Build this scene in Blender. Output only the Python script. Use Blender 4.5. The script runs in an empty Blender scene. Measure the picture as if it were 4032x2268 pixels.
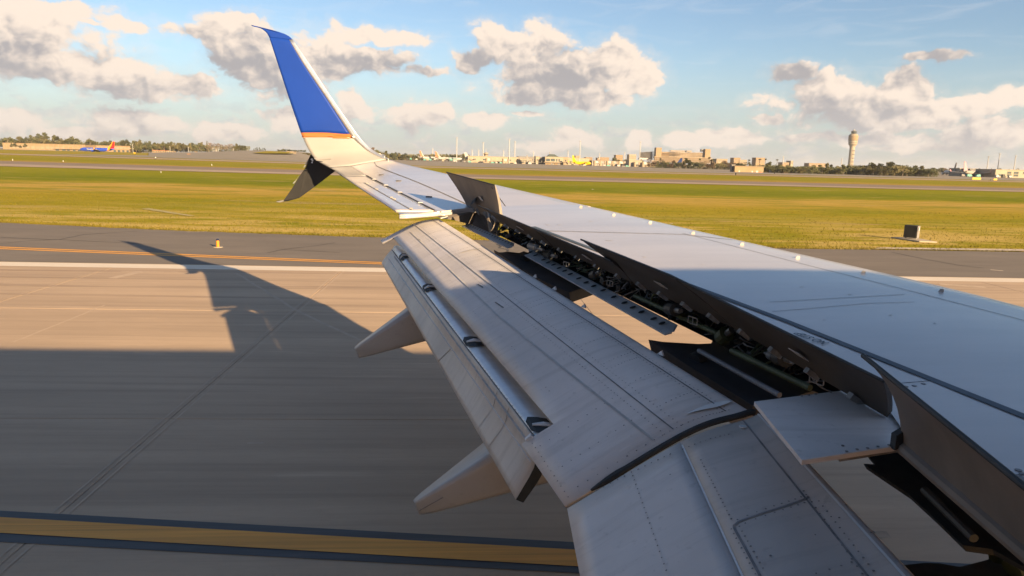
import bpy, math, random
from mathutils import Vector, Matrix, noise as mnoise
random.seed(7)
R = math.radians
scene = bpy.context.scene
col = scene.collection

# ------------------------------------------------------------------ camera
EYE = 3.896                       # eye height of the window seat above the runway
YAW, PITCH, ROLL = R(3.47), R(10.10), R(1.46)
FPX = 1800 * 1.5652               # focal length in photograph pixels (4032 wide)
_F = Vector((math.sin(YAW)*math.cos(PITCH), math.cos(YAW)*math.cos(PITCH), -math.sin(PITCH)))
_R0 = Vector((math.cos(YAW), -math.sin(YAW), 0)); _U0 = _R0.cross(_F)
_R = _R0*math.cos(ROLL) + _U0*math.sin(ROLL); _U = _U0*math.cos(ROLL) - _R0*math.sin(ROLL)
cam_data = bpy.data.cameras.new('camera'); cam = bpy.data.objects.new('camera', cam_data); col.objects.link(cam)
m = Matrix((( _R.x, _U.x, -_F.x, 0), (_R.y, _U.y, -_F.y, 0), (_R.z, _U.z, -_F.z, EYE), (0, 0, 0, 1)))
cam.matrix_world = m
cam_data.sensor_width = 36; cam_data.lens = 36*FPX/4032
cam_data.clip_start = 0.05; cam_data.clip_end = 30000
scene.camera = cam

# ------------------------------------------------------------------ sun
SUN_SLOPE = Vector((-1.75, 2.65, -1.0))          # how a ray of sunlight travels
sd = bpy.data.lights.new('sun', 'SUN'); sd.energy = 5.0; sd.angle = R(0.55); sd.color = (1.0, 0.72, 0.40)
sun = bpy.data.objects.new('sun', sd); col.objects.link(sun)
sun.rotation_euler = SUN_SLOPE.to_track_quat('-Z', 'Y').to_euler()
_to = -SUN_SLOPE.normalized(); SUN_EL = math.asin(_to.z); SUN_AZ = math.atan2(_to.x, _to.y)

# ------------------------------------------------------------------ render look
scene.view_settings.view_transform = 'Standard'; scene.view_settings.look = 'None'
scene.view_settings.exposure = 1.60; scene.view_settings.gamma = 1.0
scene.render.engine = 'CYCLES'
scene.cycles.use_denoising = True; scene.cycles.use_adaptive_sampling = True; scene.cycles.adaptive_threshold = 0.02
scene.cycles.max_bounces = 6; scene.cycles.diffuse_bounces = 3; scene.cycles.glossy_bounces = 3
scene.cycles.transparent_max_bounces = 6; scene.cycles.volume_bounces = 0
scene.cycles.caustics_reflective = False; scene.cycles.caustics_refractive = False
scene.cycles.sample_clamp_indirect = 6

# ------------------------------------------------------------------ sky
def sight(px, py):                # direction in which the photograph shows a thing
    return _F + _R*((px-2016)/FPX) + _U*((1134-py)/FPX)
def azel(px, py):
    d = sight(px, py); return math.degrees(math.atan2(d.x, d.y)), math.degrees(math.atan2(d.z, math.hypot(d.x, d.y)))

world = bpy.data.worlds.new('World'); scene.world = world; world.use_nodes = True
wt = world.node_tree; wt.nodes.clear()
def N(tree, typ, **kw):
    n = tree.nodes.new(typ)
    for k, v in kw.items():
        if k == 'inp':
            for kk, vv in v.items(): n.inputs[kk].default_value = vv
        else: setattr(n, k, v)
    return n
def wm(op, a, b=None, c=None, clamp=False):
    n = wt.nodes.new('ShaderNodeMath'); n.operation = op; n.use_clamp = clamp
    for i, v in enumerate((a, b, c)):
        if v is None: continue
        if isinstance(v, (int, float)): n.inputs[i].default_value = v
        else: wt.links.new(v, n.inputs[i])
    return n.outputs[0]
def wv(op, a, b=None, out=0):
    n = wt.nodes.new('ShaderNodeVectorMath'); n.operation = op
    for i, v in enumerate((a, b)):
        if v is None: continue
        if isinstance(v, (tuple, list)): n.inputs[i].default_value = v
        else: wt.links.new(v, n.inputs[i])
    return n.outputs['Value'] if out == 'v' else n.outputs[0]
def wmix(f, a, b):
    n = wt.nodes.new('ShaderNodeMix'); n.data_type = 'RGBA'
    if isinstance(f, (int, float)): n.inputs[0].default_value = f
    else: wt.links.new(f, n.inputs[0])
    for i, v in ((6, a), (7, b)):
        if isinstance(v, (tuple, list)): n.inputs[i].default_value = (*v, 1)
        else: wt.links.new(v, n.inputs[i])
    return n.outputs[2]
def smooth(x, lo, hi):
    n = wt.nodes.new('ShaderNodeMapRange'); n.interpolation_type = 'SMOOTHSTEP'
    n.inputs[1].default_value = lo; n.inputs[2].default_value = hi
    wt.links.new(x, n.inputs[0]); return n.outputs[0]
tc = wt.nodes.new('ShaderNodeTexCoord')
dirn = wv('NORMALIZE', tc.outputs['Generated'])
sp = wt.nodes.new('ShaderNodeSeparateXYZ'); wt.links.new(dirn, sp.inputs[0])
az = wm('MULTIPLY', wm('ARCTAN2', sp.outputs[0], sp.outputs[1]), 180/math.pi)
el = wm('MULTIPLY', wm('ARCSINE', sp.outputs[2]), 180/math.pi)
fold = wm('ADD', wm('PINGPONG', wm('ADD', az, 40.0), 84.0), -40.0)     # the cloud field goes on all round the horizon
cb = wt.nodes.new('ShaderNodeCombineXYZ'); wt.links.new(fold, cb.inputs[0]); wt.links.new(el, cb.inputs[1])
P = cb.outputs[0]
def fbm(vec, scale, detail, rough, dist=0.0, color=False, lac=2.0):
    n = wt.nodes.new('ShaderNodeTexNoise'); n.noise_dimensions = '2D'
    n.inputs['Scale'].default_value = scale; n.inputs['Detail'].default_value = detail
    n.inputs['Roughness'].default_value = rough; n.inputs['Distortion'].default_value = dist; n.inputs['Lacunarity'].default_value = lac
    wt.links.new(vec, n.inputs['Vector']); return n.outputs['Color' if color else 'Fac']
warp = wv('MULTIPLY', wv('SUBTRACT', fbm(P, 0.42, 4, 0.52, 0.0, True), (0.5, 0.5, 0.5)), (3.4, 2.3, 0))
PW = wv('ADD', P, warp)
# cumulus banks: where (photo pixels /1.5652), half width, half height
CL = [(70,85,140,60),(20,125,150,48),(190,160,160,42),(300,190,120,45),(390,218,125,30),(485,215,60,26),(130,25,150,22),
 (318,66,44,17),(240,60,22,8),
 (590,60,70,34),(560,92,150,24),(640,140,120,58),(720,205,110,48),(790,140,90,66),
 (950,92,170,24),(930,150,110,30),(1070,182,60,11),
 (1230,85,50,36),(1190,150,38,26),(1290,125,80,48),(1368,105,52,52),(1400,185,180,70),(1520,165,130,58),(1590,190,70,52),(1330,245,70,22),(1480,250,120,26),
 (890,265,46,40),(1060,290,90,40),(1000,275,40,14),(1230,300,70,20),(760,300,80,34),(1340,288,60,9),
 (50,300,70,26),(320,306,95,34),(545,326,105,26),(175,338,90,16),
 (1450,350,60,24),(1605,350,26,26),(1370,372,70,14),(1720,360,60,20),(1830,345,70,22),
 (2080,222,90,36),(2140,258,190,46),(2260,220,60,40),(2210,300,190,24),(1990,185,62,24),(2345,146,58,10),
 (2400,268,130,24),(2545,245,70,22),(2490,332,90,38),(2150,348,170,16),(1930,300,40,12),(2310,374,110,11)]
BIG = [(60,110,170,80),(330,195,190,55),(620,110,170,75),(730,190,120,70),(950,120,170,50),(1230,110,80,65),(1420,165,210,100),
 (1060,290,110,45),(1230,300,75,24),(890,268,50,44),(60,300,90,40),(330,305,120,50),(560,322,130,40),(2140,250,210,75),(2480,320,120,75),(1460,350,70,28),(2018,142,90,46),(2380,95,110,55)]
def bank(vec, blobs):
    acc = None
    for (x, y, rx, ry) in blobs:
        a, e = azel(x*1.5652, y*1.5652); k = 180/math.pi/1800
        ra, re = rx*k*1.12, ry*k*1.15
        d = wv('MULTIPLY', wv('SUBTRACT', vec, (a, e, 0)), (1/ra, 1/re, 0)); q = wv('DOT_PRODUCT', d, d, 'v')
        acc = q if acc is None else wm('SMOOTH_MIN', acc, q, 0.35)
    return wm('SUBTRACT', 1.0, wm('POWER', acc, 0.6))
def puffs(vec, detail):
    n = wt.nodes.new('ShaderNodeTexVoronoi'); n.voronoi_dimensions = '2D'; n.feature = 'F1'; n.normalize = True
    n.inputs['Scale'].default_value = 0.40; n.inputs['Detail'].default_value = detail; n.inputs['Roughness'].default_value = 0.58; n.inputs['Lacunarity'].default_value = 2.15
    wt.links.new(vec, n.inputs['Vector']); return wm('SUBTRACT', 1.0, n.outputs['Distance'])
soft = wv('MULTIPLY', warp, (0.42, 0.42, 0))
stretch = (0.85, 1.15, 1)
n1 = puffs(wv('MULTIPLY', wv('ADD', P, soft), stretch), 3.2)
PL = wv('ADD', P, (0.40, 0.48, 0)); PLW = wv('MULTIPLY', wv('ADD', PL, soft), stretch)
n2 = puffs(PLW, 2.6)
B1 = bank(wv('ADD', P, wv('MULTIPLY', warp, (0.75, 0.6, 0))), CL); B2 = bank(wv('ADD', P, wv('ADD', wv('MULTIPLY', warp, (0.6, 0.5, 0)), (0.9, 1.5, 0))), BIG)
dens = wm('ADD', B1, wm('MULTIPLY', wm('SUBTRACT', n1, 0.70), 1.9))
# low far banks near the horizon
far_n = fbm(wv('MULTIPLY', P, (1.0, 2.4, 1)), 0.42, 7, 0.62, 0.3)
far_m = wm('MULTIPLY', smooth(far_n, 0.47, 0.62), smooth(wm('SUBTRACT', 5.2, el), 0.0, 4.0))
mask = wm('MAXIMUM', smooth(dens, 0.0, 0.40), wm('MULTIPLY', smooth(dens, -0.38, 0.12), 0.16))
lit = wm('ADD', wm('ADD', 0.88, wm('MULTIPLY', B2, -0.78)), wm('MULTIPLY', wm('SUBTRACT', n1, n2), 2.0), clamp=True)
lit = smooth(lit, 0.05, 0.95)
sky = N(wt, 'ShaderNodeTexSky', sky_type='NISHITA', sun_disc=False)
sky.sun_elevation = SUN_EL; sky.sun_rotation = SUN_AZ; sky.air_density = 1.0; sky.dust_density = 0.7; sky.ozone_density = 2.0; sky.altitude = 30
SKY = 0.056
cirrus = wm('MULTIPLY', smooth(fbm(wv('MULTIPLY', P, (0.35, 2.2, 1)), 0.5, 6, 0.6, 0.6), 0.46, 0.85), 0.14)
hz0 = smooth(wm('SUBTRACT', 9.0, el), 0.0, 10.0)
blue = wv('MULTIPLY', sky.outputs[0], (0.80, 0.88, 0.98))
base = wmix(cirrus, blue, (6.0, 6.1, 6.2))
cl_col = wmix(lit, (2.6, 2.7, 2.95), (5.75, 5.3, 4.8))
far_col = wmix(smooth(fbm(wv('MULTIPLY', PL, (1, 1.8, 1)), 0.8, 5, 0.6), 0.42, 0.66), (3.3, 3.7, 4.15), (4.9, 4.75, 4.55))
hz = smooth(wm('SUBTRACT', 7.0, el), 0.0, 8.0)          # distance veil on the lowest clouds
cl_col = wmix(wm('MULTIPLY', hz, 0.42), cl_col, (4.2, 4.4, 4.6))
base = wmix(wm('MULTIPLY', hz0, 0.8), base, (3.15, 3.75, 4.15))
c1 = wmix(wm('MULTIPLY', far_m, 0.6), base, far_col)
c2 = wv('MULTIPLY', wmix(mask, c1, cl_col), (1.05, 0.965, 0.90))
bg = wt.nodes.new('ShaderNodeBackground'); bg.inputs[1].default_value = SKY
wt.links.new(c2, bg.inputs[0])
wo = wt.nodes.new('ShaderNodeOutputWorld'); wt.links.new(bg.outputs[0], wo.inputs[0])
world.cycles.sampling_method = 'MANUAL'; world.cycles.sample_map_resolution = 512

# ------------------------------------------------------------------ helpers
CAMP = Vector((0, 0, EYE))
def at_y(px, py, y):              # the point on that line of sight, y metres outboard of the window
    d = sight(px, py); return CAMP + d*(y/d.y)
def at_z(px, py, z=0.0):          # ... at height z
    d = sight(px, py); return CAMP + d*((z-EYE)/d.z)
def at_d(px, py, dist):           # ... at a distance along the view
    return CAMP + sight(px, py)*dist
def wp(px, py, off=0.0):          # ... on the plane of the wing's rear upper skin (dihedral), raised by off
    d = sight(px, py); return CAMP + d*((-1.429+off)/(d.z-0.069*d.y))
def wing_z(y): return EYE-1.429+0.069*y

OFF = {}
def link(o, parent=None):
    col.objects.link(o)
    if parent is not None: o.parent = parent; OFF[o.name] = OFF[parent.name]
    return o
def thing(name, label, cat, loc=(0, 0, 0), rz=0.0, group=None):
    o = bpy.data.objects.new(name, None); o.empty_display_size = 0.3
    o.location = loc; o.rotation_euler = (0, 0, rz); col.objects.link(o)
    OFF[o.name] = Vector(loc); tag(o, label, cat, group); return o
def tag(o, label=None, cat=None, group=None, kind=None):
    if label: o['label'] = label
    if cat: o['category'] = cat
    if group: o['group'] = group
    if kind: o['kind'] = kind
    return o
def obj(name, verts, faces, mat, parent=None, smooth=False, local=False):
    me = bpy.data.meshes.new(name)
    off = Vector((0, 0, 0)) if (parent is None or local) else OFF[parent.name]
    me.from_pydata([tuple(Vector(v)-off) for v in verts], [], faces)
    if mat is not None: me.materials.append(mat)
    if smooth:
        me.polygons.foreach_set('use_smooth', [True]*len(me.polygons))
    me.update()
    o = bpy.data.objects.new(name, me); link(o, parent)
    if parent is None: OFF[o.name] = Vector((0, 0, 0))
    return o
def solid(o, t, offset=-1.0, even=False):
    md = o.modifiers.new('thickness', 'SOLIDIFY'); md.thickness = t; md.offset = offset; md.use_even_offset = even; return o
def bevel(o, w, seg=2):
    md = o.modifiers.new('edge', 'BEVEL'); md.width = w; md.segments = seg; md.limit_method = 'ANGLE'; return o
class MB:                          # mesh builder
    def __init__(self): self.v = []; self.f = []
    def quad(self, *p):
        n = len(self.v); self.v += [Vector(q) for q in p]; self.f.append(tuple(range(n, n+len(p)))); return self
    def box(self, lo, hi):
        x0, y0, z0 = lo; x1, y1, z1 = hi; n = len(self.v)
        self.v += [Vector(q) for q in ((x0,y0,z0),(x1,y0,z0),(x1,y1,z0),(x0,y1,z0),(x0,y0,z1),(x1,y0,z1),(x1,y1,z1),(x0,y1,z1))]
        self.f += [tuple(n+i for i in q) for q in ((0,3,2,1),(4,5,6,7),(0,1,5,4),(1,2,6,5),(2,3,7,6),(3,0,4,7))]; return self
    def obox(self, c, ax, ay, az):  # oriented box, half vectors
        c, ax, ay, az = map(Vector, (c, ax, ay, az)); n = len(self.v)
        for sx, sy, sz in ((-1,-1,-1),(1,-1,-1),(1,1,-1),(-1,1,-1),(-1,-1,1),(1,-1,1),(1,1,1),(-1,1,1)):
            self.v.append(c+ax*sx+ay*sy+az*sz)
        self.f += [tuple(n+i for i in q) for q in ((0,3,2,1),(4,5,6,7),(0,1,5,4),(1,2,6,5),(2,3,7,6),(3,0,4,7))]; return self
    def tube(self, pts, rad, seg=8, caps=True):
        pts = [Vector(p) for p in pts]; k = len(pts); rads = rad if isinstance(rad, (list, tuple)) else [rad]*k
        n0 = len(self.v); up = Vector((0, 0, 1))
        for i, p in enumerate(pts):
            t = (pts[min(i+1, k-1)]-pts[max(i-1, 0)]).normalized()
            a = t.cross(up)
            if a.length < 1e-3: a = t.cross(Vector((1, 0, 0)))
            a.normalize(); b = t.cross(a)
            for j in range(seg):
                w = 2*math.pi*j/seg; self.v.append(p+(a*math.cos(w)+b*math.sin(w))*rads[i])
        for i in range(k-1):
            for j in range(seg):
                q = n0+i*seg+j; q2 = n0+i*seg+(j+1) % seg
                self.f.append((q, q2, q2+seg, q+seg))
        if caps:
            self.f.append(tuple(n0+j for j in reversed(range(seg)))); self.f.append(tuple(n0+(k-1)*seg+j for j in range(seg)))
        return self
    def lathe(self, prof, c=(0, 0, 0), seg=24):   # profile of (radius, z)
        c = Vector(c); n0 = len(self.v); k = len(prof)
        for r_, z in prof:
            for j in range(seg):
                w = 2*math.pi*j/seg; self.v.append(c+Vector((r_*math.cos(w), r_*math.sin(w), z)))
        for i in range(k-1):
            for j in range(seg):
                q = n0+i*seg+j; q2 = n0+i*seg+(j+1) % seg; self.f.append((q, q2, q2+seg, q+seg))
        self.f.append(tuple(n0+(k-1)*seg+j for j in range(seg))); return self
    def prism(self, poly, d):       # polygon extruded along d
        n = len(self.v); k = len(poly); d = Vector(d)
        self.v += [Vector(p) for p in poly]+[Vector(p)+d for p in poly]
        self.f.append(tuple(reversed(range(n, n+k)))); self.f.append(tuple(range(n+k, n+2*k)))
        for i in range(k):
            j = (i+1) % k; self.f.append((n+i, n+j, n+k+j, n+k+i))
        return self
    def build(self, name, mat, parent=None, smooth=False, local=False): return obj(name, self.v, self.f, mat, parent, smooth, local)
def lerp(a, b, t): return a*(1-t)+b*t
def spline(pts, t):                # Catmull-Rom through pts, t in 0..len-1
    n = len(pts); i = min(int(t), n-2); f = t-i
    p0 = pts[i-1] if i > 0 else pts[0]*2-pts[1]; p1 = pts[i]; p2 = pts[i+1]; p3 = pts[i+2] if i+2 < n else pts[n-1]*2-pts[n-2]
    return 0.5*((2*p1)+(p2-p0)*f+(2*p0-5*p1+4*p2-p3)*f*f+(3*p1-p0-3*p2+p3)*f*f*f)
def grid_faces(nu, nv, flip=False):
    fs = []
    for i in range(nu-1):
        for j in range(nv-1):
            a, b, c, d = i*nv+j, i*nv+j+1, (i+1)*nv+j+1, (i+1)*nv+j
            fs.append((a, d, c, b) if flip else (a, b, c, d))
    return fs
def smoothstep(x, a, b):
    t = max(0, min(1, (x-a)/(b-a))); return t*t*(3-2*t)

# ------------------------------------------------------------------ materials
def shader(name):
    m_ = bpy.data.materials.new(name); m_.use_nodes = True; t = m_.node_tree; t.nodes.clear()
    o = t.nodes.new('ShaderNodeOutputMaterial'); b = t.nodes.new('ShaderNodeBsdfPrincipled'); t.links.new(b.outputs[0], o.inputs[0])
    return m_, t, b
def mat(name, c, rough=0.5, metal=0.0, var=0.12, scale=(1, 1, 1), nscale=2.0, bump=0.0, bscale=40.0, coat=0.0, c2=None, detail=5, lo=0.35, hi=0.65, spec=0.5):
    m_, t, b = shader(name)
    g = t.nodes.new('ShaderNodeNewGeometry')
    mp = t.nodes.new('ShaderNodeMapping'); mp.inputs['Scale'].default_value = scale; t.links.new(g.outputs['Position'], mp.inputs[0])
    n = t.nodes.new('ShaderNodeTexNoise'); n.inputs['Scale'].default_value = nscale; n.inputs['Detail'].default_value = detail; n.inputs['Roughness'].default_value = 0.62
    t.links.new(mp.outputs[0], n.inputs['Vector'])
    r = t.nodes.new('ShaderNodeMapRange'); r.inputs[1].default_value = lo; r.inputs[2].default_value = hi; t.links.new(n.outputs[0], r.inputs[0])
    x = t.nodes.new('ShaderNodeMix'); x.data_type = 'RGBA'; t.links.new(r.outputs[0], x.inputs[0])
    if c2 is None: c2 = tuple(v*(1+var) for v in c); c = tuple(v*(1-var) for v in c)
    x.inputs[6].default_value = (*c, 1); x.inputs[7].default_value = (*c2, 1)
    t.links.new(x.outputs[2], b.inputs['Base Color'])
    b.inputs['Roughness'].default_value = rough; b.inputs['Metallic'].default_value = metal; b.inputs['Specular IOR Level'].default_value = spec
    if coat: b.inputs['Coat Weight'].default_value = coat; b.inputs['Coat Roughness'].default_value = 0.12
    if bump:
        n2 = t.nodes.new('ShaderNodeTexNoise'); n2.inputs['Scale'].default_value = bscale; n2.inputs['Detail'].default_value = 4
        t.links.new(mp.outputs[0], n2.inputs['Vector'])
        bp = t.nodes.new('ShaderNodeBump'); bp.inputs['Strength'].default_value = bump; bp.inputs['Distance'].default_value = 0.02
        t.links.new(n2.outputs[0], bp.inputs['Height']); t.links.new(bp.outputs[0], b.inputs['Normal'])
    m_['vals'] = 0
    return m_
M = {}
M['wing'] = mat('wing_paint', (0.475, 0.435, 0.415), 0.30, var=0.07, scale=(0.22, 1.3, 1), nscale=1.8, spec=0.65, coat=0.7, bump=0.06, bscale=2.2)
def worn(name, c, dirt, rough=.4, fac=.55):
    m_, t, b = shader(name); L = t.links; g = t.nodes.new('ShaderNodeNewGeometry')
    def noise(sc, scale, det, ro):
        mp = t.nodes.new('ShaderNodeMapping'); mp.inputs['Scale'].default_value = sc; L.new(g.outputs['Position'], mp.inputs[0])
        n = t.nodes.new('ShaderNodeTexNoise'); n.inputs['Scale'].default_value = scale; n.inputs['Detail'].default_value = det; n.inputs['Roughness'].default_value = ro; L.new(mp.outputs[0], n.inputs[0]); return n.outputs[0]
    def rng(x, a, b_, d):
        r = t.nodes.new('ShaderNodeMapRange'); r.inputs[1].default_value = a; r.inputs[2].default_value = b_; r.inputs[4].default_value = d; L.new(x, r.inputs[0]); return r.outputs[0]
    def mx(f, a, b_):
        x = t.nodes.new('ShaderNodeMix'); x.data_type = 'RGBA'; L.new(f, x.inputs[0])
        for i, v in ((6, a), (7, b_)):
            if isinstance(v, tuple): x.inputs[i].default_value = (*v, 1)
            else: L.new(v, x.inputs[i])
        return x.outputs[2]
    k = mx(rng(noise((.5, .5, .5), 1.1, 5, .6), .40, .66, fac), c, dirt)                       # broad worn patches
    k = mx(rng(noise((.4, 7, 1), 1.6, 6, .65), .50, .74, fac*.8), k, tuple(v*.82 for v in dirt))  # fine runs in the airflow
    k = mx(rng(noise((1, 1, 1), 16, 4, .7), .60, .74, .35), k, tuple(v*.6 for v in dirt))        # specks
    k = mx(rng(noise((.8, 5, 1), 2.3, 4, .6), .64, .74, .4), k, tuple(min(1, v*1.12) for v in c))  # scratches
    L.new(k, b.inputs['Base Color']); b.inputs['Roughness'].default_value = rough
    L.new(rng(noise((.6, 2, 1), 2, 4, .6), .3, .7, .18), t.nodes.new('ShaderNodeMath').inputs[0]); ad = t.nodes[-1]; ad.inputs[1].default_value = rough-.06; L.new(ad.outputs[0], b.inputs['Roughness'])
    return m_
M['flap'] = worn('flap_paint', (0.63, 0.58, 0.555), (0.40, 0.365, 0.34))
M['flap_grime'] = mat('worn_flap_paint', (0.42, 0.39, 0.365), 0.45, var=0.16, scale=(0.35, 3.2, 1), nscale=2.6)
M['aft_nose'] = mat('bare_flap_nose', (0.62, 0.64, 0.66), 0.34, metal=0.35, var=0.08, scale=(0.5, 3, 1), nscale=3)
M['aft_skin'] = worn('weathered_aft_flap', (0.60, 0.55, 0.495), (0.40, 0.36, 0.32), .42, .65)
M['flap_dark'] = worn('flap_forward_dark', (0.46, 0.42, 0.395), (0.30, 0.272, 0.252), .42, .6)  # darker grey-brown tone for the inboard flap ahead of its rear seam
M['fairing'] = worn('fairing_paint', (0.42, 0.39, 0.365), (0.30, 0.27, 0.25), .36)
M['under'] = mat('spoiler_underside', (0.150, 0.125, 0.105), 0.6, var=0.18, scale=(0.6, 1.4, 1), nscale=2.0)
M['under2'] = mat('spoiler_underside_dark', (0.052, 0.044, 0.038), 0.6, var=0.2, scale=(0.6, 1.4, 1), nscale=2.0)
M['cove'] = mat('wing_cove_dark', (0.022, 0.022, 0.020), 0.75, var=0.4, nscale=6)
M['primer'] = mat('green_primer', (0.05, 0.065, 0.03), 0.6, var=0.4, nscale=7)
M['steel'] = mat('hydraulic_steel', (0.15, 0.155, 0.16), 0.42, metal=0.5, var=0.25, nscale=12)
M['hose'] = mat('dark_hose', (0.035, 0.034, 0.032), 0.55, var=0.3, nscale=9)
M['alu'] = mat('beam_aluminium', (0.50, 0.51, 0.53), 0.42, metal=0.15, var=0.12, nscale=5)
M['rubber'] = mat('rubber_seal', (0.018, 0.020, 0.022), 0.65, var=0.3, nscale=8)
M['blue'] = mat('winglet_blue', (0.008, 0.040, 0.26), 0.42, var=0.07, nscale=0.8, spec=0.2)
M['orange'] = mat('winglet_orange_stripe', (0.40, 0.13, 0.035), 0.35, var=0.05)
M['cream'] = mat('winglet_white', (0.285, 0.275, 0.265), 0.42, var=0.04, nscale=1.0, spec=0.3)
M['polished'] = mat('polished_leading_edge', (0.70, 0.69, 0.67), 0.30, metal=0.85, var=0.10, nscale=7)
M['strake'] = mat('strake_grey', (0.048, 0.047, 0.047), 0.55, var=0.12, spec=0.2)
M['walkway'] = mat('walkway_stripe', (0.055, 0.075, 0.10), 0.6, var=0.15, nscale=6)
M['seam'] = mat('panel_seam', (0.19, 0.185, 0.19), 0.7, var=0.3, nscale=9)
M['rivet'] = mat('rivet_dark', (0.17, 0.165, 0.17), 0.6, var=0.3, nscale=30)
M['fuse'] = mat('fuselage_white', (0.72, 0.72, 0.72), 0.35, var=0.03)
M['smudge'] = mat('grease_smudge', (0.12, 0.115, 0.11), 0.55, var=0.3, nscale=14)
M['scuff'] = mat('pale_scuff', (0.62, 0.62, 0.62), 0.5, var=0.1)
M['lamp'] = mat('lens_white', (0.8, 0.8, 0.8), 0.2)

M['rod'] = mat('cove_rod_paint', (.13, .14, .165), .5, var=.2, nscale=8)
M['dull'] = mat('dull_fitting', (.20, .20, .20), .5, metal=.3, var=.25, nscale=15)

# ================================================================== the airliner whose wing fills the view
jet = thing('airliner', 'near airliner with blue-tipped wing, raised spoilers and lowered flaps', 'airliner', (2.0, -2.0, 0.0))

# ---- fuselage (behind the window, seen only by the shadow it throws)
FY, FZ = -1.98, EYE+0.104
def fus_ring(x, ry, rz, zc, n=36):
    return [Vector((x, FY+ry*math.cos(2*math.pi*i/n), zc+rz*math.sin(2*math.pi*i/n))) for i in range(n)]
st = [(19, .05, .05, -.55), (18.6, .55, .55, -.5), (17.6, 1.15, 1.2, -.35), (16, 1.65, 1.75, -.12), (14, 1.86, 1.98, 0), (8, 1.88, 2.0, 0), (-8, 1.88, 2.0, 0), (-12, 1.6, 1.75, .25), (-16, 1.0, 1.15, .75), (-19.5, .3, .35, 1.2)]
mb = MB(); n = 36
for x, ry, rz, dz in st: mb.v += fus_ring(x, ry, rz, FZ+dz)
for i in range(len(st)-1):
    for j in range(n): mb.f.append((i*n+j, i*n+(j+1) % n, (i+1)*n+(j+1) % n, (i+1)*n+j))
mb.f.append(tuple(range(n-1, -1, -1))); mb.f.append(tuple((len(st)-1)*n+j for j in range(n)))
fus = mb.build('fuselage', M['fuse'], jet, True)
mb = MB(); ztop = FZ+1.98
mb.prism([(-9.0, FY-.06, ztop-.1), (-18.8, FY-.06, ztop-.1), (-19.8, FY-.06, ztop+5.2), (-17.4, FY-.06, ztop+5.2), (-12.6, FY-.06, ztop+.9)], (0, .12, 0)).build('tail_fin', M['fuse'], fus)
mb = MB()                                    # antenna dome on the crown
for i in range(9):
    t = i/8; x = 1.5-2.8*t; hgt = .26*math.sin(math.pi*min(1, max(0.0, t)))**.45; wd = .62*math.sin(math.pi*min(1, max(.02, t)))**.4
    for j in range(9):
        a = math.pi*j/8; mb.v.append(Vector((x, FY+wd*math.cos(a), ztop-.06+hgt*math.sin(a))))
mb.f += grid_faces(9, 9); mb.build('antenna_dome', M['fuse'], fus, True)

mb = MB()                                    # wing-body fairing
for x, k in ((7.2, .3), (6.0, .85), (4.5, 1), (-1.5, 1), (-4.0, .75), (-6.0, .2)):
    for j in range(13):
        a = math.pi*(1+j/12); mb.v.append(Vector((x, FY+2.0*math.cos(a), FZ-.75+(1.15+.75*k)*math.sin(a))))
mb.f += grid_faces(6, 13); mb.build('belly_fairing', M['fuse'], fus, True)
sw = [(6.6, .3), (1.6, .3), (1.2, 4.0), (-1.2, 10.0), (-2.6, 15.2), (-1.6, 15.2), (2.6, 8.6), (4.4, 5.3)]   # far wing, beyond the cabin
mb = MB(); mb.prism([(x, 2*FY-y, wing_z(y)-.22) for x, y in sw], (0, 0, .22)); mb.build('starboard_wing', M['wing'], jet)
# ---- main wing skin: rear hinge line to leading edge
LEC = [(5.3, 4032, 1210), (5.72, 3784, 1145), (6.45, 3440, 1066), (8.6, 2688, 896), (10.8, 2240, 794), (12.2, 1956, 729)]
LEP = [at_y(px, py, y) for y, px, py in LEC]
def le(y):
    if y <= LEC[0][0]:
        d = (LEP[0]-LEP[2])/(LEC[0][0]-LEC[2][0]); return LEP[0]+d*(y-LEC[0][0])
    for i in range(len(LEC)-1):
        if y <= LEC[i+1][0]: return lerp(LEP[i], LEP[i+1], (y-LEC[i][0])/(LEC[i+1][0]-LEC[i][0]))
    return LEP[-1]
HO, HI = wp(1877, 830), wp(3427, 1515)
def hinge(y):
    if y >= HI.y: return lerp(HI, HO, (y-HI.y)/(HO.y-HI.y))
    if y >= 2.98: return lerp(Vector((2.03, 2.98, wing_z(2.98))), HI, (y-2.98)/(HI.y-2.98))
    return Vector((2.0, y, wing_z(y)))
def skin(y, c):                    # c: 0 at the hinge line, 1 at the leading edge
    a, b = hinge(y), le(y); p = lerp(a, b, c); ch = (b-a).length
    p.z += 0.016*ch*4*c*(1-c); return p
ys = [-0.1+0.3*i for i in range(35)]+[10.27, 10.45]
NC = 14
mb = MB()
for y in ys:
    for k in range(NC+1): mb.v.append(skin(y, k/NC))
    e = le(y); mb.v += [e+Vector((.05, 0, -.012)), e+Vector((.10, 0, -.05)), e+Vector((.12, 0, -.11)), e+Vector((.08, 0, -.19)), e+Vector((-.2, 0, -.30)), hinge(y)+Vector((.47, 0, -.27-.01*(10-y)))]
mb.f += grid_faces(len(ys), NC+7, True)
wing = mb.build('wing_box', M['wing'], jet, True)

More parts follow.
